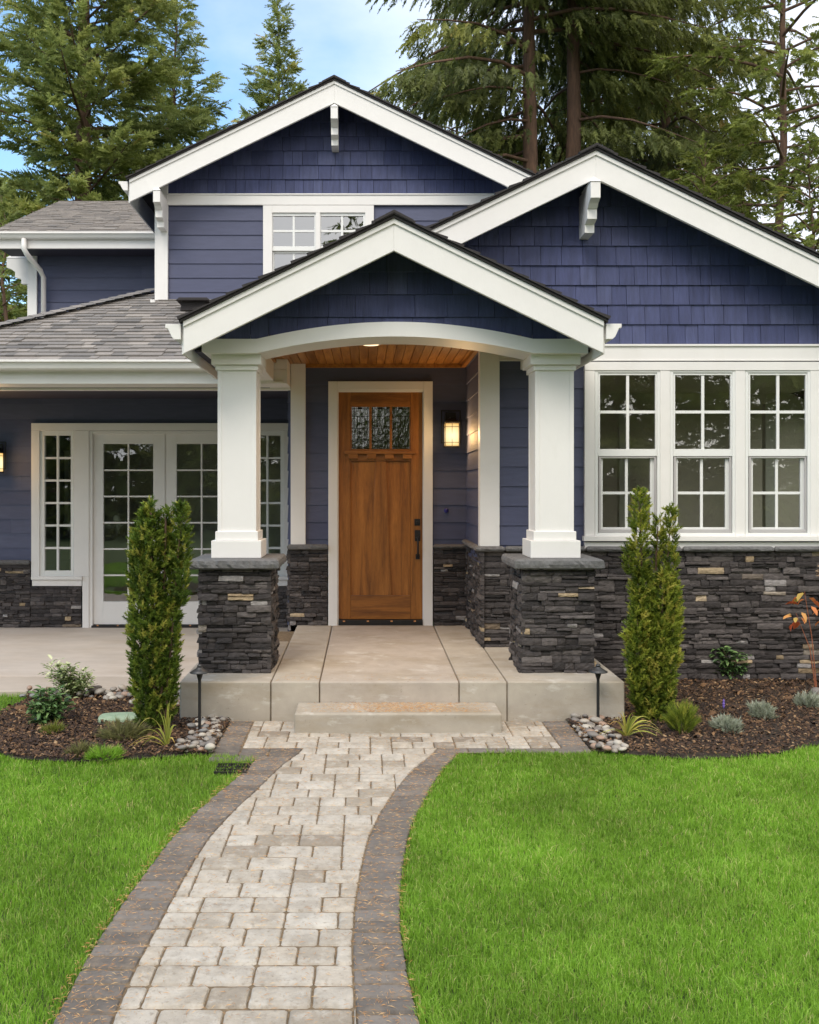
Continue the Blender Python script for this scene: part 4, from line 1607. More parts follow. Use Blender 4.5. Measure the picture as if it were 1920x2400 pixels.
def lay():
    """laying pattern: bands of three courses, broken by pairs of upright blocks"""
    got, j, last = [], gy - 1, set()
    while j >= 0:
        best = None
        for _ in range(30):                       # keep the joints of this band clear of those of the band above
            i, row, js = -pr.choice((0, 1, 2, 3, 4)), [], set()
            while i < gx:
                if pr.random() < 0.42 and row and row[-1][2:] != (2, 3):
                    row += [(i, j, 2, 3), (i, j - 3, 2, 3)]
                    i += 2
                else:
                    W = pr.choice((5, 5, 6, 7, 8))
                    prev = set()
                    for c in range(3):
                        for _t in range(12):
                            parts = split(W)
                            cuts = set(np.cumsum(parts)[:-1].tolist())
                            if not cuts & prev:
                                break
                        prev = cuts
                        x = i
                        for w in parts:
                            row.append((x, j - 2 * c, w, 2))
                            x += w
                    i += W
            js = {r[0] for r in row if r[1] == j}
            low = {r[0] for r in row if r[1] - r[3] + 1 == j - 5}
            sc = len(js & last)
            if best is None or sc < best[0]:
                best = (sc, row, low)
        got += best[1]
        last = best[2]
        j -= 6
    return got


for (i, j, w, h) in lay():
    x0, x1 = X0g + i * Upv, X0g + (i + w) * Upv
    y1, y0 = Y0g + (j + 1) * Upv, Y0g + (j + 1 - h) * Upv
    q = [(x0, y0), (x1, y0), (x1, y1), (x0, y1)]
    rd = pr.random()
    if y1 > AY0:
        p_ = clip(q, [(AX0, AY0), (AX1, AY0), (AX1, AY1), (AX0, AY1)])
        if len(p_) > 2 and (max(t_[0] for t_ in p_) - min(t_[0] for t_ in p_)) > 0.012 and (max(t_[1] for t_ in p_) - min(t_[1] for t_ in p_)) > 0.012:
            paver(path, p_, rd)
    if y0 < AY0:
        ya, yb = y0, min(y1, AY0)
        if yb - ya > 0.012:
            p_ = clip(q, [(li(ya), ya), (ri(ya), ya), (ri(yb), yb), (li(yb), yb)])
            if len(p_) > 2 and (max(t_[0] for t_ in p_) - min(t_[0] for t_ in p_)) > 0.012:
                paver(path, p_, rd)
struct(path.build("walkway", PAVER))

edge = MB()
y = AY0 - 0.004
while y > YMIN:
    y0 = y - 0.1
    xo0, xo1 = lo(min(y0, LO[-1][1])), lo(min(y, LO[-1][1]))
    if y > 6.30:
        xs_ = [-1.05, -0.86, -0.66] if y > 6.42 else [-1.05, -0.88]
        for a, c in zip(xs_, xs_[1:] + [li(y0) - 0.002]):
            if c - a > 0.02:
                paver(edge, [(a, y0), (c, y0), (c if c < li(y0) - 0.01 else li(y) - 0.002, y), (a, y)], rng.random())
    else:
        paver(edge, [(xo0, y0), (li(y0), y0), (li(y), y), (xo1, y)], rng.random())
    if y > 6.44:
        x = ri(y) + 0.002
        x2 = ri(y0) + 0.002
        st = x + 0.2
        paver(edge, [(x2, y0), (st, y0), (st, y), (x, y)], rng.random())
        while st < 1.54:
            paver(edge, [(st, y0), (min(st + 0.2, 1.56), y0), (min(st + 0.2, 1.56), y), (st, y)], rng.random())
            st += 0.2
    else:
        paver(edge, [(ri(y0), y0), (ro(y0), y0), (ro(y), y), (ri(y), y)], rng.random())
    y = y0
y = AY0
while y < 7.27:
    paver(edge, [(-1.05, y), (AX0 - 0.002, y), (AX0 - 0.002, min(y + 0.1, 7.275)), (-1.05, min(y + 0.1, 7.275))], rng.random())
    paver(edge, [(AX1 + 0.002, y), (1.56, y), (1.56, min(y + 0.1, 7.275)), (AX1 + 0.002, min(y + 0.1, 7.275))], rng.random())
    y += 0.1
struct(edge.build("walkway_border", PAVERD))
b = MB()
st = [YMIN + 0.05 + i * 0.1 for i in range(48)]
for a, c in zip(st, st[1:]):
    b.face([(lo(a) + 0.01, a, -0.011), (ro(a) - 0.01, a, -0.011), (ro(c) - 0.01, c, -0.011), (lo(c) + 0.01, c, -0.011)])
b.face([(-1.045, 6.36, -0.0105), (1.555, 6.45, -0.0105), (1.555, 7.28, -0.0105), (-1.045, 7.28, -0.0105)])
struct(b.build("walkway_bed", JOINT))


# concrete: porch slabs, step, patio
def slab(mb, x0, x1, y0, y1, zf, zb, zbot, rnd):
    P = [(x0, y0, zbot), (x1, y0, zbot), (x1, y1, zbot), (x0, y1, zbot), (x0, y0, zf), (x1, y0, zf), (x1, y1, zb), (x0, y1, zb)]
    mb.mesh(P, [(0, 3, 2, 1), (4, 5, 6, 7), (0, 1, 5, 4), (1, 2, 6, 5), (2, 3, 7, 6), (3, 0, 4, 7)], rnd)


YS = 7.285


def zs(y):
    return 0.30 + 0.04 * (y - YS) / (YD - YS)


b = MB()
gp = 0.0035
slab(b, -0.357 + gp, 0.727 - gp, YS, YD - 0.002, zs(YS), zs(YD), -0.04, 1.0)
slab(b, -0.736 + gp, -0.357 - gp, YS, YD + 0.02, zs(YS), zs(YD), -0.04, 0.55)
slab(b, 0.727 + gp, 1.10 - gp, YS, YD + 0.02, zs(YS), zs(YD), -0.04, 0.5)
slab(b, 1.10 + gp, 2.013, YS, 8.79, zs(YS), zs(8.79), -0.04, 0.42)
slab(b, -1.444, -0.736 - gp, YS, 9.06, zs(YS), zs(9.06), -0.04, 0.35)
struct(b.build("porch_floor", CONC, None, 0.012, seg=3))
b = MB()
b.box(-1.40, 1.98, YS + 0.02, YD - 0.1, -0.04, 0.285)
struct(b.build("porch_footing", JOINT))
b = MB()
b.box(-0.5245, 1.004, 6.91, YS - 0.003, -0.03, 0.142, 0.3)
o = b.build("concrete_step", CONC, None, 0.014, seg=3)
tag(o, "low concrete step block below the porch, its top stained with fallen needles", "step")
b = MB()
b.box(-9.0, -1.447, 8.25, 8.90, -0.04, 0.02, 0.0)
b.box(-9.0, -1.447, 8.906, 12.10, -0.04, 0.021, 0.8)
b.box(-1.44, -0.79, 9.063, 12.10, -0.04, 0.021, 0.7)
struct(b.build("patio", CONCP, None, 0.008))

# planting beds
bedL = [(-1.05, 7.285), (-1.445, 7.285), (-1.445, 8.25), G(65, 1627), G(60, 1641), G(28, 1660), G(0, 1676), (-4.5, 7.35), (-4.5, 6.4), G(0, 1762), G(28, 1776), G(139, 1783), G(218, 1783), G(297, 1778),
        G(408, 1771), G(445, 1766), G(496, 1768)]
bedR = [(1.565, 7.285), (1.56, 6.46), G(1394, 1759), G(1480, 1767), G(1618, 1777), G(1723, 1773), G(1820, 1765), G(1873, 1753), G(1920, 1743), (4.6, 7.2), (6.0, 7.6), (6.0, 8.76), (2.015, 8.76), (2.015, 7.285)]
struct(flat("planting_bed", bedL, -0.004, SOIL))
struct(flat("planting_bed", bedR, -0.004, SOIL))


def inside(pts, poly):
    x, y = pts[:, 0], pts[:, 1]
    r = np.zeros(len(pts), bool)
    n = len(poly)
    for i in range(n):
        (xa, ya), (xb, yb) = poly[i], poly[(i + 1) % n]
        if ya == yb:
            continue
        c = ((ya > y) != (yb > y)) & (x < (xb - xa) * (y - ya) / (yb - ya) + xa)
        r ^= c
    return r


def sample(poly, n):
    P = np.array(poly)
    lo_, hi_ = P.min(0), P.max(0)
    out = np.zeros((0, 2))
    while len(out) < n:
        q = lo_ + NR.random((n * 2, 2)) * (hi_ - lo_)
        out = np.concatenate([out, q[inside(q, poly)]])
    return out[:n]


def rand_rot(n, tilt=0.35):
    """random turn about z with a small tilt"""
    a = NR.random(n) * 2 * math.pi
    d = np.stack([np.cos(a), np.sin(a), NR.normal(0, tilt, n)], 1)
    up = np.stack([NR.normal(0, tilt, n), NR.normal(0, tilt, n), np.ones(n)], 1)
    return frames(d, up)


# bark mulch
chip = []
for s in range(4):
    w = 0.32 + 0.1 * s
    v = np.array([(-1, -w * 0.5, 0), (0.1, -w, 0.05), (1, 0, 0), (0, w, 0.0), (-0.9, w * 0.4, 0.05), (0, 0, 0.42)])
    t = np.array([(0, 1, 5), (1, 2, 5), (2, 3, 5), (3, 4, 5), (4, 0, 5)])
    chip.append((v, t))
for poly, n in ((bedL, 26000), (bedR, 26000)):
    q = sample(poly, n)
    hgt = 0.012 * (1 + np.sin(q[:, 0] * 5.1) * np.cos(q[:, 1] * 6.3)) + NR.random(n) * 0.018
    pos = np.concatenate([q, hgt[:, None]], 1)
    sc_ = np.exp(NR.normal(math.log(0.0105), 0.42, n))
    V, Fc, Rr = scatter(chip, rand_rot(n, 0.45), pos, sc_, NR.random(n))
    o = np_mesh("mulch", V, Fc, Rr, MULCH)
    tag(o, kind='stuff', cat="mulch", label="dark bark mulch on the planting bed left of the walkway" if poly is bedL else "dark bark mulch on the planting bed below the stone wall on the right")

# lawn --------------------------------------------------------------------
lawnL = [(lo(2.0), 2.0)] + LO[:] + [G(496, 1766), G(445, 1766), G(408, 1771), G(297, 1778), G(218, 1783), G(139, 1783), G(28, 1776), G(0, 1762), (-4.5, 6.4), (-6.5, 6.4), (-6.5, 2.0)]
lawnU = [G(65, 1625), G(60, 1641), G(28, 1660), G(0, 1676), (-4.5, 7.35), (-6.5, 7.35), (-6.5, 8.24), (-2.96, 8.24)]
lawnR = [(ro(2.0), 2.0)] + RO[:] + [G(1220, 1757), G(1321, 1763), G(1394, 1759), G(1480, 1767), G(1618, 1777), G(1723, 1773), G(1820, 1765), G(1873, 1753), G(1920, 1743), (4.6, 7.2), (6.5, 7.6), (6.5, 2.0)]


def lawn(poly, n, label):
    q = sample(poly, n)
    px = VX + q[:, 0] * F / q[:, 1]
    far = np.maximum(np.maximum(-150 - px, px - 2070), 0) / 900 + np.maximum(2.75 - q[:, 1], 0) * 2
    dens = np.clip(1 - far, 0.3, 1)
    keep = (NR.random(len(q)) < np.minimum(1, (3.6 / q[:, 1]) ** 0.9)) & (NR.random(len(q)) < dens)
    q = q[keep]
    wide = 1 / dens[keep] ** 0.7
    n = len(q)
    # tufts: pull blades towards loose clump centres
    a = NR.random(n) * 2 * math.pi
    fld = np.sin(q[:, 0] * 3.1 + 1.3 * np.sin(q[:, 1] * 2.3)) * np.cos(q[:, 1] * 3.7 + np.sin(q[:, 0] * 1.9))
    fin = np.sin(q[:, 0] * 17 + 2 * np.sin(q[:, 1] * 13)) * np.cos(q[:, 1] * 19 + 2 * np.sin(q[:, 0] * 11))
    lean = NR.normal(0, 0.55, n) + 0.2 * fin
    h = (0.021 + 0.006 * fin + 0.0025 * fld) * np.exp(NR.normal(0, 0.22, n))
    w = 0.00115 * (np.maximum(q[:, 1], 3) / 3.2) ** 0.6 * NR.uniform(0.7, 1.4, n) * wide
    ux, uy = np.cos(a), np.sin(a)
    la = NR.random(n) * 2 * math.pi
    lx, ly = np.cos(la) * lean, np.sin(la) * lean
    z0 = -0.03
    B = np.zeros((n, 5, 3))
    B[:, 0] = np.stack([q[:, 0] - ux * w, q[:, 1] - uy * w, np.full(n, z0)], 1)
    B[:, 1] = np.stack([q[:, 0] + ux * w, q[:, 1] + uy * w, np.full(n, z0)], 1)
    m_ = 0.6
    H = h * np.where(NR.random(n) < 0.012, 1.6, 1.0) + 0.022
    B[:, 2] = np.stack([q[:, 0] + lx * H * 0.4 - ux * w * .9, q[:, 1] + ly * H * 0.4 - uy * w * .9, z0 + H * m_], 1)
    B[:, 3] = np.stack([q[:, 0] + lx * H * 0.4 + ux * w * .9, q[:, 1] + ly * H * 0.4 + uy * w * .9, z0 + H * m_], 1)
    B[:, 4] = np.stack([q[:, 0] + lx * H * 1.1, q[:, 1] + ly * H * 1.1, z0 + H * (1.0 - 0.25 * np.abs(lean))], 1)
    T = np.array([(0, 1, 3), (0, 3, 2), (2, 3, 4)])
    Fc = (T[None] + (np.arange(n) * 5)[:, None, None]).reshape(-1, 3)
    rd = np.clip(0.46 + 0.03 * fld + 0.10 * fin + NR.normal(0, 0.22, n), 0, 0.95)
    rd = np.where(NR.random(n) < 0.055, 1.0, rd)
    o = np_mesh("lawn", B.reshape(-1, 3), Fc, np.repeat(rd, 3), GRASS)
    tag(o, label, "grass", kind='stuff')


lawn(lawnL, 470000, "bright green lawn to the left of the paved walkway")
lawn(lawnU, 32000, "small piece of green lawn at the left edge between mulch bed and patio")
lawn(lawnR, 720000, "bright green lawn to the right of the paved walkway")

# dry needles on paving and step
ndl = (np.array([(-1, -0.05, 0), (0, -0.065, 0.12), (1, 0.10, 0.02), (0, 0.065, 0.12), (0, 0, 0.22)]), np.array([(0, 1, 4), (1, 2, 4), (2, 3, 4), (3, 0, 4)]))
PX, PZ = [], []
cnt = 0
q = np.stack([NR.uniform(-2.2, 1.6, 42000), NR.uniform(2.8, 7.27, 42000)], 1)
for (x, y) in q:
    if y < AY0:
        a, c, d, e = lo(y), li(y), ri(y), ro(y)
        if a - 0.03 < x < c or d < x < e + 0.02:
            pb = 0.8
        elif c <= x <= d:
            pb = 0.26
        else:
            continue
        if abs(x - a) < 0.035 or abs(x - e) < 0.03:
            pb = 1.0
    else:
        if not (-1.05 < x < 1.56) or (-0.53 < x < 1.01 and y > 6.9):
            continue
        pb = 0.75 if x < AX0 or x > AX1 else 0.25
    if rng.random() < pb:
        PX.append((x, y, 0.004))
q = np.stack([NR.normal(0.3, 0.33, 2600), NR.uniform(6.95, 7.26, 2600)], 1)
for (x, y) in q:
    if -0.48 < x < 0.95:
        PX.append((x, y, 0.145))
for k in range(420):
    x = rng.uniform(-0.7, 1.05)
    y = YS + 0.03 + abs(rng.gauss(0, 0.12))
    if y < 8.0 and not (-0.33 < x < 0.7 and rng.random() < 0.8):
        PX.append((x, y, zs(y) + 0.003))
pos = np.array(PX)
n = len(pos)
V, Fc, Rr = scatter([ndl], rand_rot(n, 0.08), pos, NR.uniform(0.007, 0.017, n), NR.random(n))
tag(np_mesh("fallen_needles", V, Fc, Rr, NEEDLE), "dry orange conifer needles scattered over walkway and step", "needles", kind='stuff')

# river pebbles ----------------------------------------------------------------
m_, nt, out = new_mat("pebble")
oi = nd(nt, 'ShaderNodeObjectInfo')
col = ramp(nt, oi.outputs['Random'], [(0, (0.17, 0.15, 0.135)), (0.25, (0.28, 0.25, 0.215)), (0.45, (0.38, 0.335, 0.28)), (0.62, (0.33, 0.22, 0.16)), (0.72, (0.19, 0.185, 0.18)), (0.85, (0.43, 0.39, 0.33)), (1.0, (0.36, 0.29, 0.21))], 'CONSTANT')
nz = nd(nt, 'ShaderNodeTexNoise', {'Vector': coord(nt), 'Scale': 30.0, 'Detail': 5.0})
col = mixrgb(nt, 1.0, col, ramp(nt, nz.outputs[0], [(0.3, 0.8), (0.7, 1.15)]), 'MULTIPLY')
p = nd(nt, 'ShaderNodeBsdfPrincipled', {'Base Color': col, 'Roughness': 0.6})
nt.links.new(p.outputs[0], out.inputs[0])
PEB = m_
peb_me = []
for k in range(8):
    bm = bmesh.new()
    bmesh.ops.create_icosphere(bm, subdivisions=2, radius=1.0)
    sx, sy, sz = 1.0, rng.uniform(0.65, 0.9), rng.uniform(0.42, 0.62)
    for v in bm.verts:
        d = 1 + 0.16 * noise.noise(v.co * 1.1 + Vector((k * 7.1, 0, 0)))
        v.co = Vector((v.co.x * sx * d, v.co.y * sy * d, v.co.z * sz * d))
    me = bpy.data.meshes.new("river_pebble")
    bm.to_mesh(me)
    bm.free()
    me.polygons.foreach_set('use_smooth', [True] * len(me.polygons))
    me.materials.append(PEB)
    peb_me.append(me)


def pebbles(poly, n, rmin, rmax, label, group, base=0.0):
    got = []
    P = sample(poly, 6000)
    for layer in range(2):
        for (x, y) in P[layer * 3000:(layer + 1) * 3000]:
            r = rng.uniform(rmin, rmax)
            if all(math.hypot(x - a, y - c) > (r + d) * (0.74 if layer == l_ else 0.55) for a, c, d, l_ in got):
                got.append((x, y, r, layer))
            if len(got) >= n * (0.62 if layer == 0 else 1.0):
                break
    for (x, y, r, layer) in got:
        o = bpy.data.objects.new("river_pebble", rng.choice(peb_me))
        C.objects.link(o)
        o.location = (x, y, base + r * 0.42 + layer * r * 0.62)
        o.scale = (r, r, r)
        o.rotation_euler = (rng.gauss(0, 0.18), rng.gauss(0, 0.18), rng.uniform(0, 6.28))
        tag(o, label, "pebble", group)


pebbles([G(*p) for p in [(415, 1768), (420, 1742), (445, 1725), (447, 1705), (470, 1686), (490, 1677), (516, 1683), (531, 1697), (515, 1720), (500, 1745), (493, 1766), (450, 1764)]], 74, 0.022, 0.046,
        "smooth rounded river pebble in the heap round the left path light", "river pebbles around the left path light")
pebbles([G(*p) for p in [(1332, 1684), (1363, 1674), (1400, 1683), (1432, 1720), (1465, 1752), (1465, 1768), (1420, 1766), (1388, 1752), (1352, 1716)]], 80, 0.022, 0.05,
        "smooth rounded river pebble in the heap round the right path light", "river pebbles around the right path light")
pebbles([(-2.95, 8.22), (-2.95, 7.98), (-2.45, 7.96), (-2.1, 7.86), (-1.75, 7.62), (-1.5, 7.6), (-1.47, 8.22)], 96, 0.024, 0.05,
        "smooth rounded river pebble in the strip along the patio edge", "river pebbles along the patio", 0.022)
o = bpy.data.objects.new("fieldstone", peb_me[2])
C.objects.link(o)
o.location = G(1914, 1634) + (0.05,)
o.scale = (0.05, 0.05, 0.085)
tag(o, "pale upright fieldstone in the mulch at the right edge", "stone")

# drain grate
b = MB()
gx_, gy_ = G(545, 1801)
for i in range(9):
    b.box(-0.10 + i * 0.025 - 0.005, -0.10 + i * 0.025 + 0.005, -0.09, 0.09, -0.015, 0.004)
for yy in (-0.09, -0.03, 0.03, 0.09):
    b.box(-0.108, 0.108, yy - 0.006, yy + 0.006, -0.017, 0.006)
o = b.build("drain_grate", BLACK)
o.location = (gx_, gy_, 0.0)
tag(o, "small black drain grate in the grass beside the walkway edging", "drain grate")

# path lights
def path_light(x, y, h, label):
    t = empty("path_light", (x, y, 0))
    tag(t, label, "path light", "black path lights beside the porch")
    b = MB()
    b.tube([(0, 0, -0.03), (0, 0, h - 0.06)], 0.0115, 12)
    b.lathe([(0.012, h - 0.10), (0.022, h - 0.065), (0.024, h - 0.04), (0.013, h - 0.035)], 0, 0, 16)
    b.build("post", BLACK, t, smooth=False)
    b = MB()
    b.lathe([(0.071, h - 0.046), (0.073, h - 0.042), (0.045, h - 0.025), (0.027, h - 0.014), (0.024, h - 0.008), (0.018, h - 0.004)], 0, 0, 28)
    s = b.build("shade", LAMPM, t, smooth=True)
    b = MB()
    b.lathe([(0.017, h - 0.003), (0.019, h + 0.006), (0.012, h + 0.014), (0.004, h + 0.018)], 0, 0, 16)
    b.build("finial", LAMPM, s, smooth=True)


# foot of each post read on the ground, height from the picture
fx, fy = G(468, 1716)
path_light(fx, fy, Z(1562, fy), "black mushroom path light standing in pebbles left of the step")
fx, fy = G(1402, 1700)
path_light(fx, fy, Z(1561, fy), "black mushroom path light standing in pebbles right of the step")

# ------------------------------------------------------------------ plants
def tuft(nn, ln, w, ang, L):
    """a twig along x with needles all round"""
    v, t = [], []
    for i in range(nn):
        s = (i + NR.random()) / nn
        a = NR.random() * 2 * math.pi
        x = L * s
        an = ang * (1.1 - 0.5 * s) * NR.uniform(0.8, 1.2)
        d = np.array([math.cos(an), math.sin(an) * math.cos(a), math.sin(an) * math.sin(a)])
        n_ = np.cross(d, NR.normal(0, 1, 3))
        n_ /= np.linalg.norm(n_)
        p_ = np.array([x, 0, 0])
        l_ = ln * NR.uniform(0.7, 1.2)
        b_ = len(v)
        v += [p_ - n_ * w, p_ + n_ * w, p_ + d * l_]
        t.append((b_, b_ + 1, b_ + 2))
    return np.array(v), np.array(t)


YT = [tuft(30, 0.024, 0.0036, 0.95, 0.055) for _ in range(6)]


def yew(name, cols, Y, label, group, mat, base_px, seed):
    bx, by = X(base_px, Y), Y
    t = empty(name, (bx, by, 0.0))
    tag(t, label, "yew", group)
    r = random.Random(seed)
    P, D, S, Rn = [], [], [], []
    wd = MB()
    for (cpx, hw_, py0, py1, n) in cols:
        cx, rad = X(cpx, Y) - bx, max(4, hw_ * 0.75 - 1) * Y / F
        za, zb = Z(py1, Y), Z(py0 + 13, Y)
        oy = r.uniform(-0.05, 0.05)
        wd.tube([(cx * 0.3, oy * 0.3, 0.0), (cx * 0.8, oy, za + (zb - za) * 0.35), (cx, oy, zb - 0.06)], [0.011, 0.008, 0.004], 6)
        for i in range(n):
            f = r.random()
            z = za + (zb - za) * f
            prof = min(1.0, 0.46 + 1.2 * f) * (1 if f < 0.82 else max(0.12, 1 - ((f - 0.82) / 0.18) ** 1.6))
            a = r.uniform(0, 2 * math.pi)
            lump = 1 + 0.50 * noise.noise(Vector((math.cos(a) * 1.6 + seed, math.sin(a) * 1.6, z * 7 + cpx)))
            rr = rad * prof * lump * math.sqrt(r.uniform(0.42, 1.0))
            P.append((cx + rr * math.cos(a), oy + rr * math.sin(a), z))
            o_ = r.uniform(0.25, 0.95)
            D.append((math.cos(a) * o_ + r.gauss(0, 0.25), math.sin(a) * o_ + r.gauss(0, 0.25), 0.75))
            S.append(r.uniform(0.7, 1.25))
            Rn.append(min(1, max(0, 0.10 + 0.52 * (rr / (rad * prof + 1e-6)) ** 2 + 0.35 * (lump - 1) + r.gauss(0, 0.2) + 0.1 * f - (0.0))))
    P, D, S, Rn = map(np.array, (P, D, S, Rn))
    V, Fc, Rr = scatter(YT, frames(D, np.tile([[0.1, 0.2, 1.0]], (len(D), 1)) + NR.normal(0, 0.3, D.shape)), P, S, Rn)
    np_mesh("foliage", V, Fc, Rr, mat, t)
    wd.build("stems", TWIG, t)


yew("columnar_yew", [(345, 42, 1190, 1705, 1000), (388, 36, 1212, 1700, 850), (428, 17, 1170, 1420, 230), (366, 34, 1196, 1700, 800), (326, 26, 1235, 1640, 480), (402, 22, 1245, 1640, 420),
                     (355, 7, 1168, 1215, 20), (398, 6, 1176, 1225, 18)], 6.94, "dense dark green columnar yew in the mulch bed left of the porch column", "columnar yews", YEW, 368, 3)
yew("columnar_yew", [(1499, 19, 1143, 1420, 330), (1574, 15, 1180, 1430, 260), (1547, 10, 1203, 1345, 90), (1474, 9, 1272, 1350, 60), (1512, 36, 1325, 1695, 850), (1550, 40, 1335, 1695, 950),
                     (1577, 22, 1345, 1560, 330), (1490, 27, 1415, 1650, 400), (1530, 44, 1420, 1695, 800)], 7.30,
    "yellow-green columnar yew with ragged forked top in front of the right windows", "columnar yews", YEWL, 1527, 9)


def leaf_t(w, fold=0.25, curl=0.2):
    """ovate leaf along x, length 1"""
    v = np.array([(0, 0, 0), (0.3, w, fold * w), (0.7, w * 0.8, fold * w - curl * 0.4), (1, 0, -curl), (0.7, -w * 0.8, fold * w - curl * 0.4), (0.3, -w, fold * w), (0.5, 0, -0.02 - curl * 0.15)])
    t = np.array([(0, 6, 1), (1, 6, 2), (2, 6, 3), (3, 6, 4), (4, 6, 5), (5, 6, 0)])
    return v, t


def shrub(name, loc, label, cat, mat, stems, leaf, nl, lw, seed, twig=TWIG, whorl=0.0, lo_up=0.3, tips=1.0, group=None, rshift=0.0):
    """stems: list of (dx,dy,h) tips; leaves sit along their upper part and on side twigs"""
    t = empty(name, loc)
    tag(t, label, cat, group)
    r = random.Random(seed)
    wd = MB()
    P, D, S, Rn = [], [], [], []
    for (dx, dy, h) in stems:
        p0 = Vector((dx * 0.12, dy * 0.12, 0))
        p2 = Vector((dx, dy, h))
        p1 = Vector((dx * 0.45 + r.gauss(0, 0.01), dy * 0.45 + r.gauss(0, 0.01), h * 0.55))
        wd.tube([p0, p1, p2], [0.0055, 0.004, 0.002], 5)
        for k in range(nl):
            f = 1 - tips * r.random() ** 1.3 * 0.65
            q_ = p0.lerp(p1, f * 2) if f < 0.5 else p1.lerp(p2, f * 2 - 1)
            a = r.uniform(0, 6.283)
            rad = leaf * r.uniform(0.0, 0.9)
            P.append((q_.x + math.cos(a) * rad * 0.8, q_.y + math.sin(a) * rad * 0.8, q_.z + r.gauss(0, leaf * 0.35)))
            D.append((math.cos(a), math.sin(a), lo_up + r.gauss(0, 0.3)))
            S.append(leaf * r.uniform(0.65, 1.2))
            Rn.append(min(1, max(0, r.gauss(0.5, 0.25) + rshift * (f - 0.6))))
    P, D, S, Rn = map(np.array, (P, D, S, Rn))
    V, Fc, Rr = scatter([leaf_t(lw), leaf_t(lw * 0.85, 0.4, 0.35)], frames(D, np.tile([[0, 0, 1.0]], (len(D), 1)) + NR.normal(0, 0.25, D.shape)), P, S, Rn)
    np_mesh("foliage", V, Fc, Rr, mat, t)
    wd.build("stems", twig, t)
    return t


def tips_px(base, Y, lst, rs):
    """stem tips read from the picture: (px,py)"""
    bx = X(base, Y)
    return [(X(a, Y) - bx, rs.uniform(-0.07, 0.07), max(0.03, Z(c, Y))) for a, c in lst]


rs = random.Random(4)
gx_, gy_ = G(177, 1640)
shrub("variegated_shrub", (gx_, gy_, 0), "pale cream-edged variegated shrub at the back of the left mulch bed by the patio", "shrub", LEAFV,
      tips_px(177, gy_, [(122, 1557), (138, 1552), (150, 1565), (166, 1558), (132, 1585), (160, 1590), (182, 1578), (198, 1575), (208, 1590), (190, 1600), (147, 1605), (172, 1610), (120, 1575), (205, 1605)], rs), 0.062, 46, 0.21, 2, lo_up=0.5, rshift=0.6)
gx_, gy_ = G(107, 1698)
shrub("leafy_shrub", (gx_, gy_, 0), "low dark blue-green broadleaf shrub at the left of the mulch bed", "shrub", LEAFD,
      tips_px(107, gy_, [(75, 1640), (88, 1625), (105, 1612), (120, 1625), (78, 1668), (98, 1650), (118, 1660), (130, 1645), (145, 1640), (152, 1655), (112, 1680), (92, 1684), (125, 1690), (135, 1618)], rs), 0.060, 40, 0.26, 5, rshift=0.5)
gx_, gy_ = G(1712, 1597)
shrub("leafy_shrub", (gx_, gy_, 0), "small glossy green shrub against the foot of the stone wall on the right", "shrub", LEAFD,
      tips_px(1712, gy_, [(1675, 1522), (1690, 1518), (1706, 1528), (1722, 1535), (1738, 1530), (1750, 1538), (1680, 1545), (1700, 1550), (1725, 1556), (1745, 1560), (1690, 1572), (1715, 1570)], rs), 0.060, 44, 0.27, 7, rshift=0.6)
gx_, gy_ = G(1566, 1620)
shrub("young_sapling", (gx_, gy_ + 0.2, 0), "thin young plant with few long leaves just behind the right yew", "sapling", LEAFD, [(0.10, 0, 0.20), (0.06, 0.02, 0.12)], 0.06, 9, 0.2, 8)
gx_, gy_ = 4.03, 8.35
shrub("autumn_shrub", (gx_, gy_, 0), "bare-stemmed shrub with few orange and red autumn leaves at the right edge", "shrub", AUTUMN,
      [(X(a, gy_) - gx_, 0.05 * k, Z(c, gy_)) for k, (a, c) in enumerate([(1866, 1437), (1892, 1388), (1950, 1420), (1975, 1380)])], 0.095, 8, 0.27, 6,
      twig=surf('red_twig', (0.28, 0.09, 0.04), 0.7), lo_up=-0.6, tips=0.35)
gx_, gy_ = X(1916, 8.5), 8.5
shrub("dried_hydrangea", (gx_ + 0.06, gy_, 0), "faded tan hydrangea bloom on a bare stem at the right edge above the wall foot", "hydrangea", leaf_mat('dry_petal', [(0, (0.40, 0.28, 0.17)), (1, (0.62, 0.45, 0.30))], 0.3),
      [(-0.02, 0, Z(1335, gy_)), (0.01, 0.02, Z(1325, gy_)), (0.03, -0.02, Z(1345, gy_))], 0.04, 26, 0.35, 12, tips=0.12)


def strap_plant(loc, blades, label, seed, wid=0.0095):
    t = empty("strappy_plant", loc)
    tag(t, label, "ornamental grass", "strappy yellow-green grasses")
    b = MB()
    r = random.Random(seed)
    for (dx, dy, h, ln) in blades:
        # arching ribbon: rises to h then falls toward (dx,dy)
        n_ = 9
        wv = Vector((-dy, dx, 0))
        wv = wv.normalized() if wv.length > 1e-5 else Vector((1, 0, 0))
        wv = (wv + Vector((r.gauss(0, 0.5), r.gauss(0, 0.5), 0.2))).normalized()
        rd = r.random()
        pr_ = []
        for i in range(n_ + 1):
            s = i / n_
            hh = h * (1 - (1 - s) ** 2) - ln * s ** 3
            p_ = Vector((dx * s ** 1.3, dy * s ** 1.3, max(0.004, hh)))
            w_ = wid * (0.6 + 0.6 * math.sin(math.pi * min(1, s * 1.1 + 0.1))) * (1 - s ** 4)
            pr_.append((p_ - wv * w_, p_ + Vector((0, 0, 0.0015)), p_ + wv * w_))
        for i in range(n_):
            a, c = pr_[i], pr_[i + 1]
            b.mesh([a[0], a[1], a[2], c[0], c[1], c[2]], [(0, 1, 4, 3), (1, 2, 5, 4)], min(1, rd * 0.8 + 0.25 * i / n_))
    b.build("leaf_blades", STRAP, t)


gx_, gy_ = G(392, 1757)


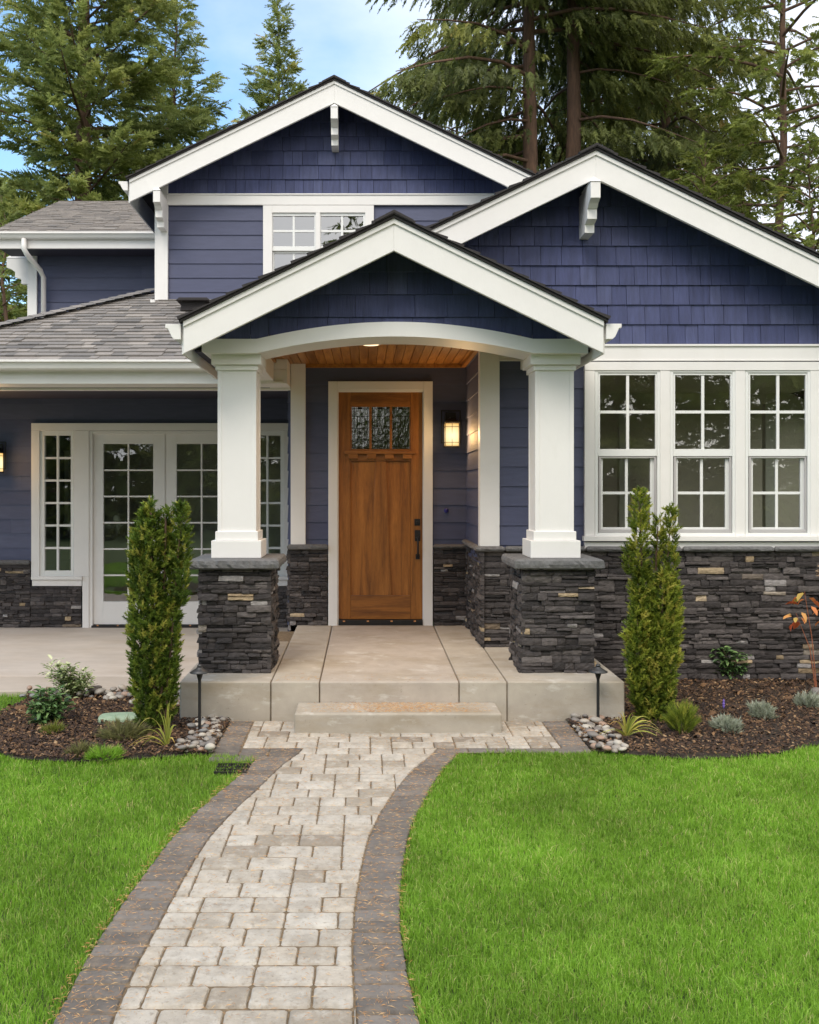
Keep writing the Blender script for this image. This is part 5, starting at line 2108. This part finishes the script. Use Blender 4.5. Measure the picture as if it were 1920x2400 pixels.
def bl(base, Y, lst, r):
    bx = X(base, Y)
    return [(X(a, Y) - bx, r.uniform(-0.07, 0.07), h, d) for a, h, d in lst]


strap_plant((gx_, gy_, 0), bl(392, gy_, [(402, 0.37, 0.0), (396, 0.33, 0.01), (378, 0.30, 0.02), (366, 0.29, 0.02), (408, 0.27, 0.02), (324, 0.30, 0.15), (320, 0.18, 0.09), (300, 0.16, 0.15), (312, 0.14, 0.12), (415, 0.2, 0.05),
                                          (290, 0.10, 0.09), (398, 0.22, 0.04), (410, 0.12, 0.08), (384, 0.26, 0.03), (345, 0.2, 0.14), (335, 0.13, 0.1)], rs), "sparse yellow and orange strappy grass at the front of the left mulch bed", 4)
gx_, gy_ = G(1468, 1732)
strap_plant((gx_, gy_, 0), bl(1468, gy_, [(1440, 0.17, 0.02), (1425, 0.17, 0.06), (1450, 0.2, 0.02), (1500, 0.19, 0.03), (1520, 0.2, 0.05), (1535, 0.16, 0.08), (1548, 0.15, 0.10), (1557, 0.12, 0.10), (1530, 0.14, 0.11), (1545, 0.10, 0.09),
                                            (1410, 0.11, 0.06), (1400, 0.1, 0.06), (1475, 0.16, 0.16), (1462, 0.15, 0.13), (1490, 0.2, 0.04), (1510, 0.12, 0.12), (1478, 0.2, 0.01), (1456, 0.22, 0.03), (1540, 0.2, 0.12), (1485, 0.14, 0.14)], rs),
            "full yellow-green strappy grass spilling over the pebbles by the right path light", 5)


def mound(name, loc, label, cat, mat, rx, rz, n, tmpl, seed, group=None, up=0.8, stems=True):
    t = empty(name, loc)
    tag(t, label, cat, group)
    r = random.Random(seed)
    P, D, S, Rn = [], [], [], []
    for i in range(n):
        a = r.uniform(0, 6.283)
        f = math.sqrt(r.random())
        lump = 1 + 0.35 * noise.noise(Vector((math.cos(a) * 1.3 + seed, math.sin(a) * 1.3, f * 2)))
        rr = rx * f * lump
        z = rz * math.sqrt(max(0, 1 - f * f)) * r.uniform(0.35, 1.0)
        P.append((rr * math.cos(a), rr * math.sin(a), z))
        D.append((math.cos(a) * f + r.gauss(0, 0.3), math.sin(a) * f + r.gauss(0, 0.3), up))
        S.append(r.uniform(0.7, 1.3))
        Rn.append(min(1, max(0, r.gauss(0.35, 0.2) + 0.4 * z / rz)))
    P, D, S, Rn = map(np.array, (P, D, S, Rn))
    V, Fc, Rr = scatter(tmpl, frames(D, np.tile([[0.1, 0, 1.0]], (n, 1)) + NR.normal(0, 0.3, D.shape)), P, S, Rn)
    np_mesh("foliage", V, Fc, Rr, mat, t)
    if stems:
        wd = MB()
        for k in range(7):
            a = r.uniform(0, 6.283)
            wd.tube([(0, 0, 0), (math.cos(a) * rx * 0.5, math.sin(a) * rx * 0.5, rz * 0.6)], 0.003, 5)
        wd.build("stems", TWIG, t)
    return t


LT = [tuft(16, 0.034, 0.0028, 0.6, 0.045) for _ in range(4)]
gx_, gy_ = G(1703, 1716)
t = mound("lavender", (gx_, gy_, 0), "low silvery lavender with one purple flower spike in the right mulch bed", "lavender", SILVER, 0.085, 0.075, 150, LT, 3, "silvery lavender plants in the right bed")
b = MB()
b.tube([(-0.03, 0, 0.05), (-0.02, 0.0, 0.19)], 0.0016, 5)
b.build("flower_stem", TWIG, t)
b = MB()
b.lathe([(0.003, 0.175), (0.009, 0.19), (0.007, 0.2), (0.010, 0.21), (0.006, 0.222), (0.008, 0.23), (0.002, 0.245)], -0.02, 0, 10)
b.build("flower", PURPLE, t)
gx_, gy_ = G(1786, 1686)
mound("lavender", (gx_, gy_, 0), "rounded silvery lavender without flowers, middle of the right mulch bed", "lavender", SILVER, 0.07, 0.10, 150, LT, 4, "silvery lavender plants in the right bed")
gx_, gy_ = G(1900, 1660)
mound("lavender", (gx_, gy_, 0), "silvery lavender beside the pale stone at the right edge", "lavender", SILVER, 0.085, 0.08, 150, LT, 5, "silvery lavender plants in the right bed")
WT = [tuft(18, 0.05, 0.0018, 0.45, 0.08) for _ in range(4)]
gx_, gy_ = G(1598, 1720)
mound("twiggy_shrub", (gx_, gy_, 0), "low brown-green twiggy shrub hugging the foot of the right yew", "shrub", YEWL, 0.06, 0.17, 170, WT, 6, up=1.2)
gx_, gy_ = G(290, 1732)
mound("wispy_grass", (gx_, gy_, 0), "low wispy olive shrub in front of the pale green lid", "shrub", WISP, 0.10, 0.05, 170, WT, 7, up=0.35)
GT = [tuft(10, 0.05, 0.0022, 0.4, 0.02) for _ in range(4)]
for (a, c, rx, n_, lab, mt) in ((243, 1780, 0.085, 120, "bright green grass tuft at the front edge of the left mulch bed", GRASS), (190, 1772, 0.07, 60, "faint dull green weed beside the bright grass tuft in the left bed", WISP),
                                 (125, 1722, 0.06, 60, "small moss-green weed in the middle of the left mulch bed", HEMLOCK)):
    gx_, gy_ = G(a, c)
    mound("weed", (gx_, gy_, 0), lab, "weed", mt, rx, 0.05, n_, GT, a, "weeds in the left bed", stems=False)

# pale green lid in the bed
gx_, gy_ = G(278, 1690)
b = MB()
prof = []
for k in range(28):
    a = 2 * math.pi * k / 28
    c_, s_ = math.cos(a), math.sin(a)
    prof.append((math.copysign(abs(c_) ** 0.55, c_) * 0.155, math.copysign(abs(s_) ** 0.55, s_) * 0.115))
rings = [(1.0, -0.01), (1.0, 0.02), (0.97, 0.036), (0.9, 0.044), (0.5, 0.054), (0.1, 0.056)]
pts = [(p[0] * s, p[1] * s, z) for s, z in rings for p in prof]
fs = [(i * 28 + k, i * 28 + (k + 1) % 28, (i + 1) * 28 + (k + 1) % 28, (i + 1) * 28 + k) for i in range(5) for k in range(28)]
fs.append(tuple(range(5 * 28, 6 * 28)))
b.mesh(pts, fs)
o = b.build("ground_lid", LID, None, smooth=False)
o.location = (gx_, gy_, 0.0)
o.rotation_euler = (0, 0, 0.15)
tag(o, "flat weathered pale green lid lying in the mulch left of the yew", "lid")


# ------------------------------------------------------------------ trees
def frond(n, ang, ln, w, droop, tw=0.0):
    """flat spray: a twig along x (length 1) with side shoots"""
    v, t = [], []
    for i in range(n):
        s = (i + 0.5) / n
        for sg in (-1, 1):
            l_ = ln * (1.05 - 0.75 * s) * NR.uniform(0.65, 1.2)
            a = ang * NR.uniform(0.8, 1.2)
            d = np.array([math.cos(a), sg * math.sin(a), NR.normal(0, 0.22) - tw])
            p_ = np.array([s, 0, -droop * s * s])
            wv = np.array([-d[1], d[0], 0.0]) * w * 0.5 + np.array([0, 0, NR.normal(0, 0.5) * w])
            b_ = len(v)
            e_ = p_ + d * l_
            e_[2] -= droop * l_ * 0.8
            v += [p_ - wv, p_ + wv, e_ + wv * 0.25]
            t.append((b_, b_ + 1, b_ + 2))
    b_ = len(v)
    v += [np.array([0.7, -w * 0.5, -droop * .5]), np.array([0.7, w * 0.5, -droop * .5]), np.array([1.15, 0, -droop * 1.25])]
    t.append((b_, b_ + 1, b_ + 2))
    return np.array(v), np.array(t)


FIR_T = [frond(10, 0.9, 0.40, 0.085, 0.05) for _ in range(6)]
CED_T = [frond(11, 0.65, 0.34, 0.075, 0.22, 0.15) for _ in range(6)]
HEM_T = [frond(12, 1.0, 0.34, 0.07, 0.16) for _ in range(6)]
STY = {
    'fir': dict(t=FIR_T, e0=-0.12, e1=0.75, droop=0.10, up=0.10, hang=0.10, dz=(0.0, 0.30)),
    'cedar': dict(t=CED_T, e0=0.10, e1=0.6, droop=0.55, up=0.12, hang=0.55, dz=(-1.1, 0.35)),
    'hemlock': dict(t=HEM_T, e0=0.15, e1=0.8, droop=0.30, up=0.0, hang=0.25, dz=(-0.35, 0.30)),
}


def conifer_data(H, r0, z0, cr, prof, nb, style, seed, sl, dens, side=None, wood=None, off=(0, 0, 0)):
    s_ = STY[style]
    r = random.Random(seed)
    wood = wood or MB()
    ox, oy, oz = off
    n_ = 9
    wob = [(r.gauss(0, 0.05), r.gauss(0, 0.05)) for _ in range(n_ + 1)]
    wood.tube([(ox + wob[i][0] * (i > 0), oy + wob[i][1] * (i > 0), oz - 0.3 + (H + 0.3) * i / n_) for i in range(n_ + 1)],
              [r0 * (1.25 if i == 0 else 1) * max(0.03, 1 - (i / n_) ** 1.15) for i in range(n_ + 1)], 14)
    P, D, S, Rn = [], [], [], []
    for i in range(nb):
        t = (i + r.random()) / nb
        z = z0 + (H - z0) * t
        L = cr * prof(t) * r.uniform(0.65, 1.15)
        if L < 0.12:
            L = 0.12
        az = i * 2.39996 + r.uniform(-0.5, 0.5)
        if side is not None and t < side[2] and math.cos(az - side[0]) < side[1]:
            continue
        e = s_['e0'] + (s_['e1'] - s_['e0']) * t + r.gauss(0, 0.08)
        d = Vector((math.cos(az), math.sin(az), 0))
        lat = Vector((-d.y, d.x, 0))

        def pt(s):
            h_ = L * s * math.cos(e)
            return Vector((ox, oy, oz + z)) + d * h_ + Vector((0, 0, L * (math.sin(e) * s - s_['droop'] * s * s + s_['up'] * s ** 4)))
        br = 0.012 + 0.011 * L
        wood.tube([pt(q_ / 4) for q_ in range(5)], [br, br * 0.8, br * 0.6, br * 0.4, br * 0.15], 5, cap=False)
        brn = r.gauss(0, 0.17)
        ns = max(4, int(dens * L * (0.6 + 0.4 * L / cr)))
        for j in range(ns):
            s = 0.12 + 0.88 * r.random() ** 0.75
            p_ = pt(s)
            sg = r.choice((-1, 1))
            of = r.random() * L * 0.30 * (1.1 - 0.8 * s)
            q_ = p_ + lat * sg * of + Vector((0, 0, -s_['hang'] * of - r.random() * s_['hang'] * 0.6))
            dd = d * (0.55 + 0.4 * s) + lat * sg * r.uniform(0.1, 1.0) + Vector((0, 0, r.gauss(*s_['dz']) + 0.3 * e))
            P.append(q_[:])
            D.append(dd[:])
            S.append(sl * r.uniform(0.65, 1.25) * (1 - 0.35 * t))
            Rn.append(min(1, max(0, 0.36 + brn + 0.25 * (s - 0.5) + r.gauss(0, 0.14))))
    for j in range(14):
        P.append((ox + r.gauss(0, 0.06), oy + r.gauss(0, 0.06), oz + H - r.random() * 1.2))
        D.append((r.gauss(0, 0.5), r.gauss(0, 0.5), 1.0))
        S.append(sl * 0.7)
        Rn.append(0.5)
    P, D, S, Rn = map(np.array, (P, D, S, Rn))
    up = np.tile([[0, 0, 1.0]], (len(D), 1)) + NR.normal(0, 0.45, D.shape)
    V, Fc, Rr = scatter(s_['t'], frames(D, up), P, S, Rn)
    return wood, V, Fc, Rr


def tree(name, label, px, Y, mat, cat="tree", group=None, **k):
    t = empty(name, (X(px, Y), Y, 0))
    tag(t, label, cat, group)
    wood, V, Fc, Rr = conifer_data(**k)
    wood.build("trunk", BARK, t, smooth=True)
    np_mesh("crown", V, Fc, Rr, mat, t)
    return t


cone = lambda t: (1 - t) ** 0.8
full = lambda t: min(1, 0.75 + t) * (1 - t ** 2.2)
GR = "conifers behind the house"
tree("fir_tree", "big full fir filling the sky above the far left wing", 200, 26, FIR, group=GR, H=24.5, r0=0.36, z0=3.5, cr=4.3, prof=lambda t: min(1, 0.62 + 1.5 * t) * (1 - t ** 1.6) * 1.0, nb=215, style='fir', seed=2, sl=0.60, dens=30)
tree("fir_tree", "sparse thin-topped fir between the big left fir and the spire", 412, 32, FIR, group=GR, H=20.0, r0=0.2, z0=4, cr=3.9, prof=cone, nb=140, style='fir', seed=5, sl=0.6, dens=25)
tree("spire_tree", "narrow spire-shaped conifer just left of the upper gable", 652, 38, FIR, group=GR, H=22.0, r0=0.2, z0=4, cr=3.6, prof=lambda t: (1 - t) ** 0.72, nb=190, style='fir', seed=8, sl=0.62, dens=24)
tree("fir_tree", "small dark fir low at the left edge beside the far wing", 5, 21, FIR, group=GR, H=8.5, r0=0.12, z0=0.5, cr=2.0, prof=cone, nb=70, style='fir', seed=11, sl=0.5, dens=16)
tree("cedar_tree", "tall drooping cedar with thick trunk, left of the pair behind the right gable", 1245, 28, CEDAR, group=GR, H=29, r0=0.34, z0=9.6, cr=5.4, prof=full, nb=125, style='cedar', seed=14, sl=0.62, dens=34, side=(2.5, 0.05, 0.30))
tree("cedar_tree", "tall reddish-trunked cedar rising right above the right gable peak", 1342, 28.6, CEDAR, group=GR, H=30, r0=0.35, z0=10.4, cr=5.0, prof=full, nb=105, style='cedar', seed=17, sl=0.62, dens=32, side=(0.75, 0.05, 0.34))
tree("cedar_tree", "dark heavy cedar with hanging boughs between the trunk pair and the thin tree", 1560, 33, CEDAR, group=GR, H=31, r0=0.3, z0=9.4, cr=5.2, prof=full, nb=125, style='cedar', seed=23, sl=0.65, dens=28)
tree("cedar_tree", "dense green cedar farther back, left of the trunk pair", 1070, 38, CEDAR, group=GR, H=22, r0=0.2, z0=5, cr=4.2, prof=full, nb=110, style='cedar', seed=41, sl=0.7, dens=20)
tree("cedar_tree", "dense dark cedar farther back, filling the gap right of the trunk pair", 1430, 40, CEDAR, group=GR, H=30, r0=0.2, z0=8, cr=4.6, prof=full, nb=120, style='cedar', seed=43, sl=0.75, dens=20)
tree("young_conifer", "slim young conifer with bare thin trunk left of the cedar pair", 1174, 34, CEDAR, group=GR, H=17, r0=0.1, z0=7.0, cr=2.2, prof=cone, nb=60, style='hemlock', seed=26, sl=0.5, dens=10)
tree("thin_tree", "tall thin-trunked tree with sparse foliage near the right edge", 1835, 26, HEMLOCK, group=GR, H=26, r0=0.16, z0=6.5, cr=4.0, prof=full, nb=90, style='hemlock', seed=29, sl=0.6, dens=15)
tree("hemlock_tree", "feathery mid-height hemlock behind the thin-trunked tree at upper right", 1740, 33, HEMLOCK, group=GR, H=15, r0=0.16, z0=4, cr=4.0, prof=cone, nb=90, style='hemlock', seed=45, sl=0.62, dens=14)
tree("hemlock_tree", "low yellow-green hemlock showing just above the right roof slope", 1650, 24, HEMLOCK, group=GR, H=10.6, r0=0.14, z0=1.5, cr=3.5, prof=lambda t: (1 - t) ** 0.6, nb=95, style='hemlock', seed=31, sl=0.55, dens=15)
tree("hemlock_tree", "yellow-green hemlock in the lower right corner of the tree line", 1900, 22, HEMLOCK, group=GR, H=10.0, r0=0.14, z0=1.0, cr=3.3, prof=lambda t: (1 - t) ** 0.6, nb=95, style='hemlock', seed=33, sl=0.5, dens=15)
tree("hemlock_tree", "small dark conifer low between the two gables", 1135, 34, CEDAR, group=GR, H=13.6, r0=0.12, z0=3, cr=3.2, prof=cone, nb=80, style='hemlock', seed=35, sl=0.55, dens=13)
tree("hemlock_tree", "small dark conifer right of the right gable peak behind the roof", 1450, 35, CEDAR, group=GR, H=13.6, r0=0.12, z0=3, cr=3.4, prof=cone, nb=80, style='hemlock', seed=37, sl=0.55, dens=13)

# the wood across the garden, seen in the window panes
wood = MB()
VV, FF, RRr, base = [], [], [], 0
for k, (wx, wy, wh, wc) in enumerate([(-13, -16, 11, 3.6), (-8, -19, 13, 4.0), (-4.5, -19, 9, 3.4), (-1.0, -17, 17, 2.2), (3.5, -14, 8, 3.2), (8.5, -14, 9, 3.4), (-6.5, -14, 8, 3.2), (13, -13, 10, 3.6), (-11, -13, 8, 3.4), (1.5, -18, 9, 3.8), (6, -16, 12, 4.0), (11, -18, 14, 4.2), (16, -15, 12, 4.0), (-18, -13, 12, 4.0), (3.8, -24, 14, 4.5), (-6, -26, 14, 4.5)]):
    _, V, Fc, Rr = conifer_data(wh, 0.2, 0.8, wc, lambda t: (1 - t) ** 0.6, 60, 'hemlock', 50 + k, 1.1, 10, wood=wood, off=(wx, wy, 0))
    VV.append(V)
    FF.append(Fc + base)
    RRr.append(Rr)
    base += len(V)
o = np_mesh("woodland", np.concatenate(VV), np.concatenate(FF), np.concatenate(RRr), HEMLOCK)
tag(o, "dark green wood across the garden, mirrored in the window panes", "woodland", kind='stuff')
w_ = wood.build("woodland_trunks", BARK, o)
w_['kind'] = 'stuff'
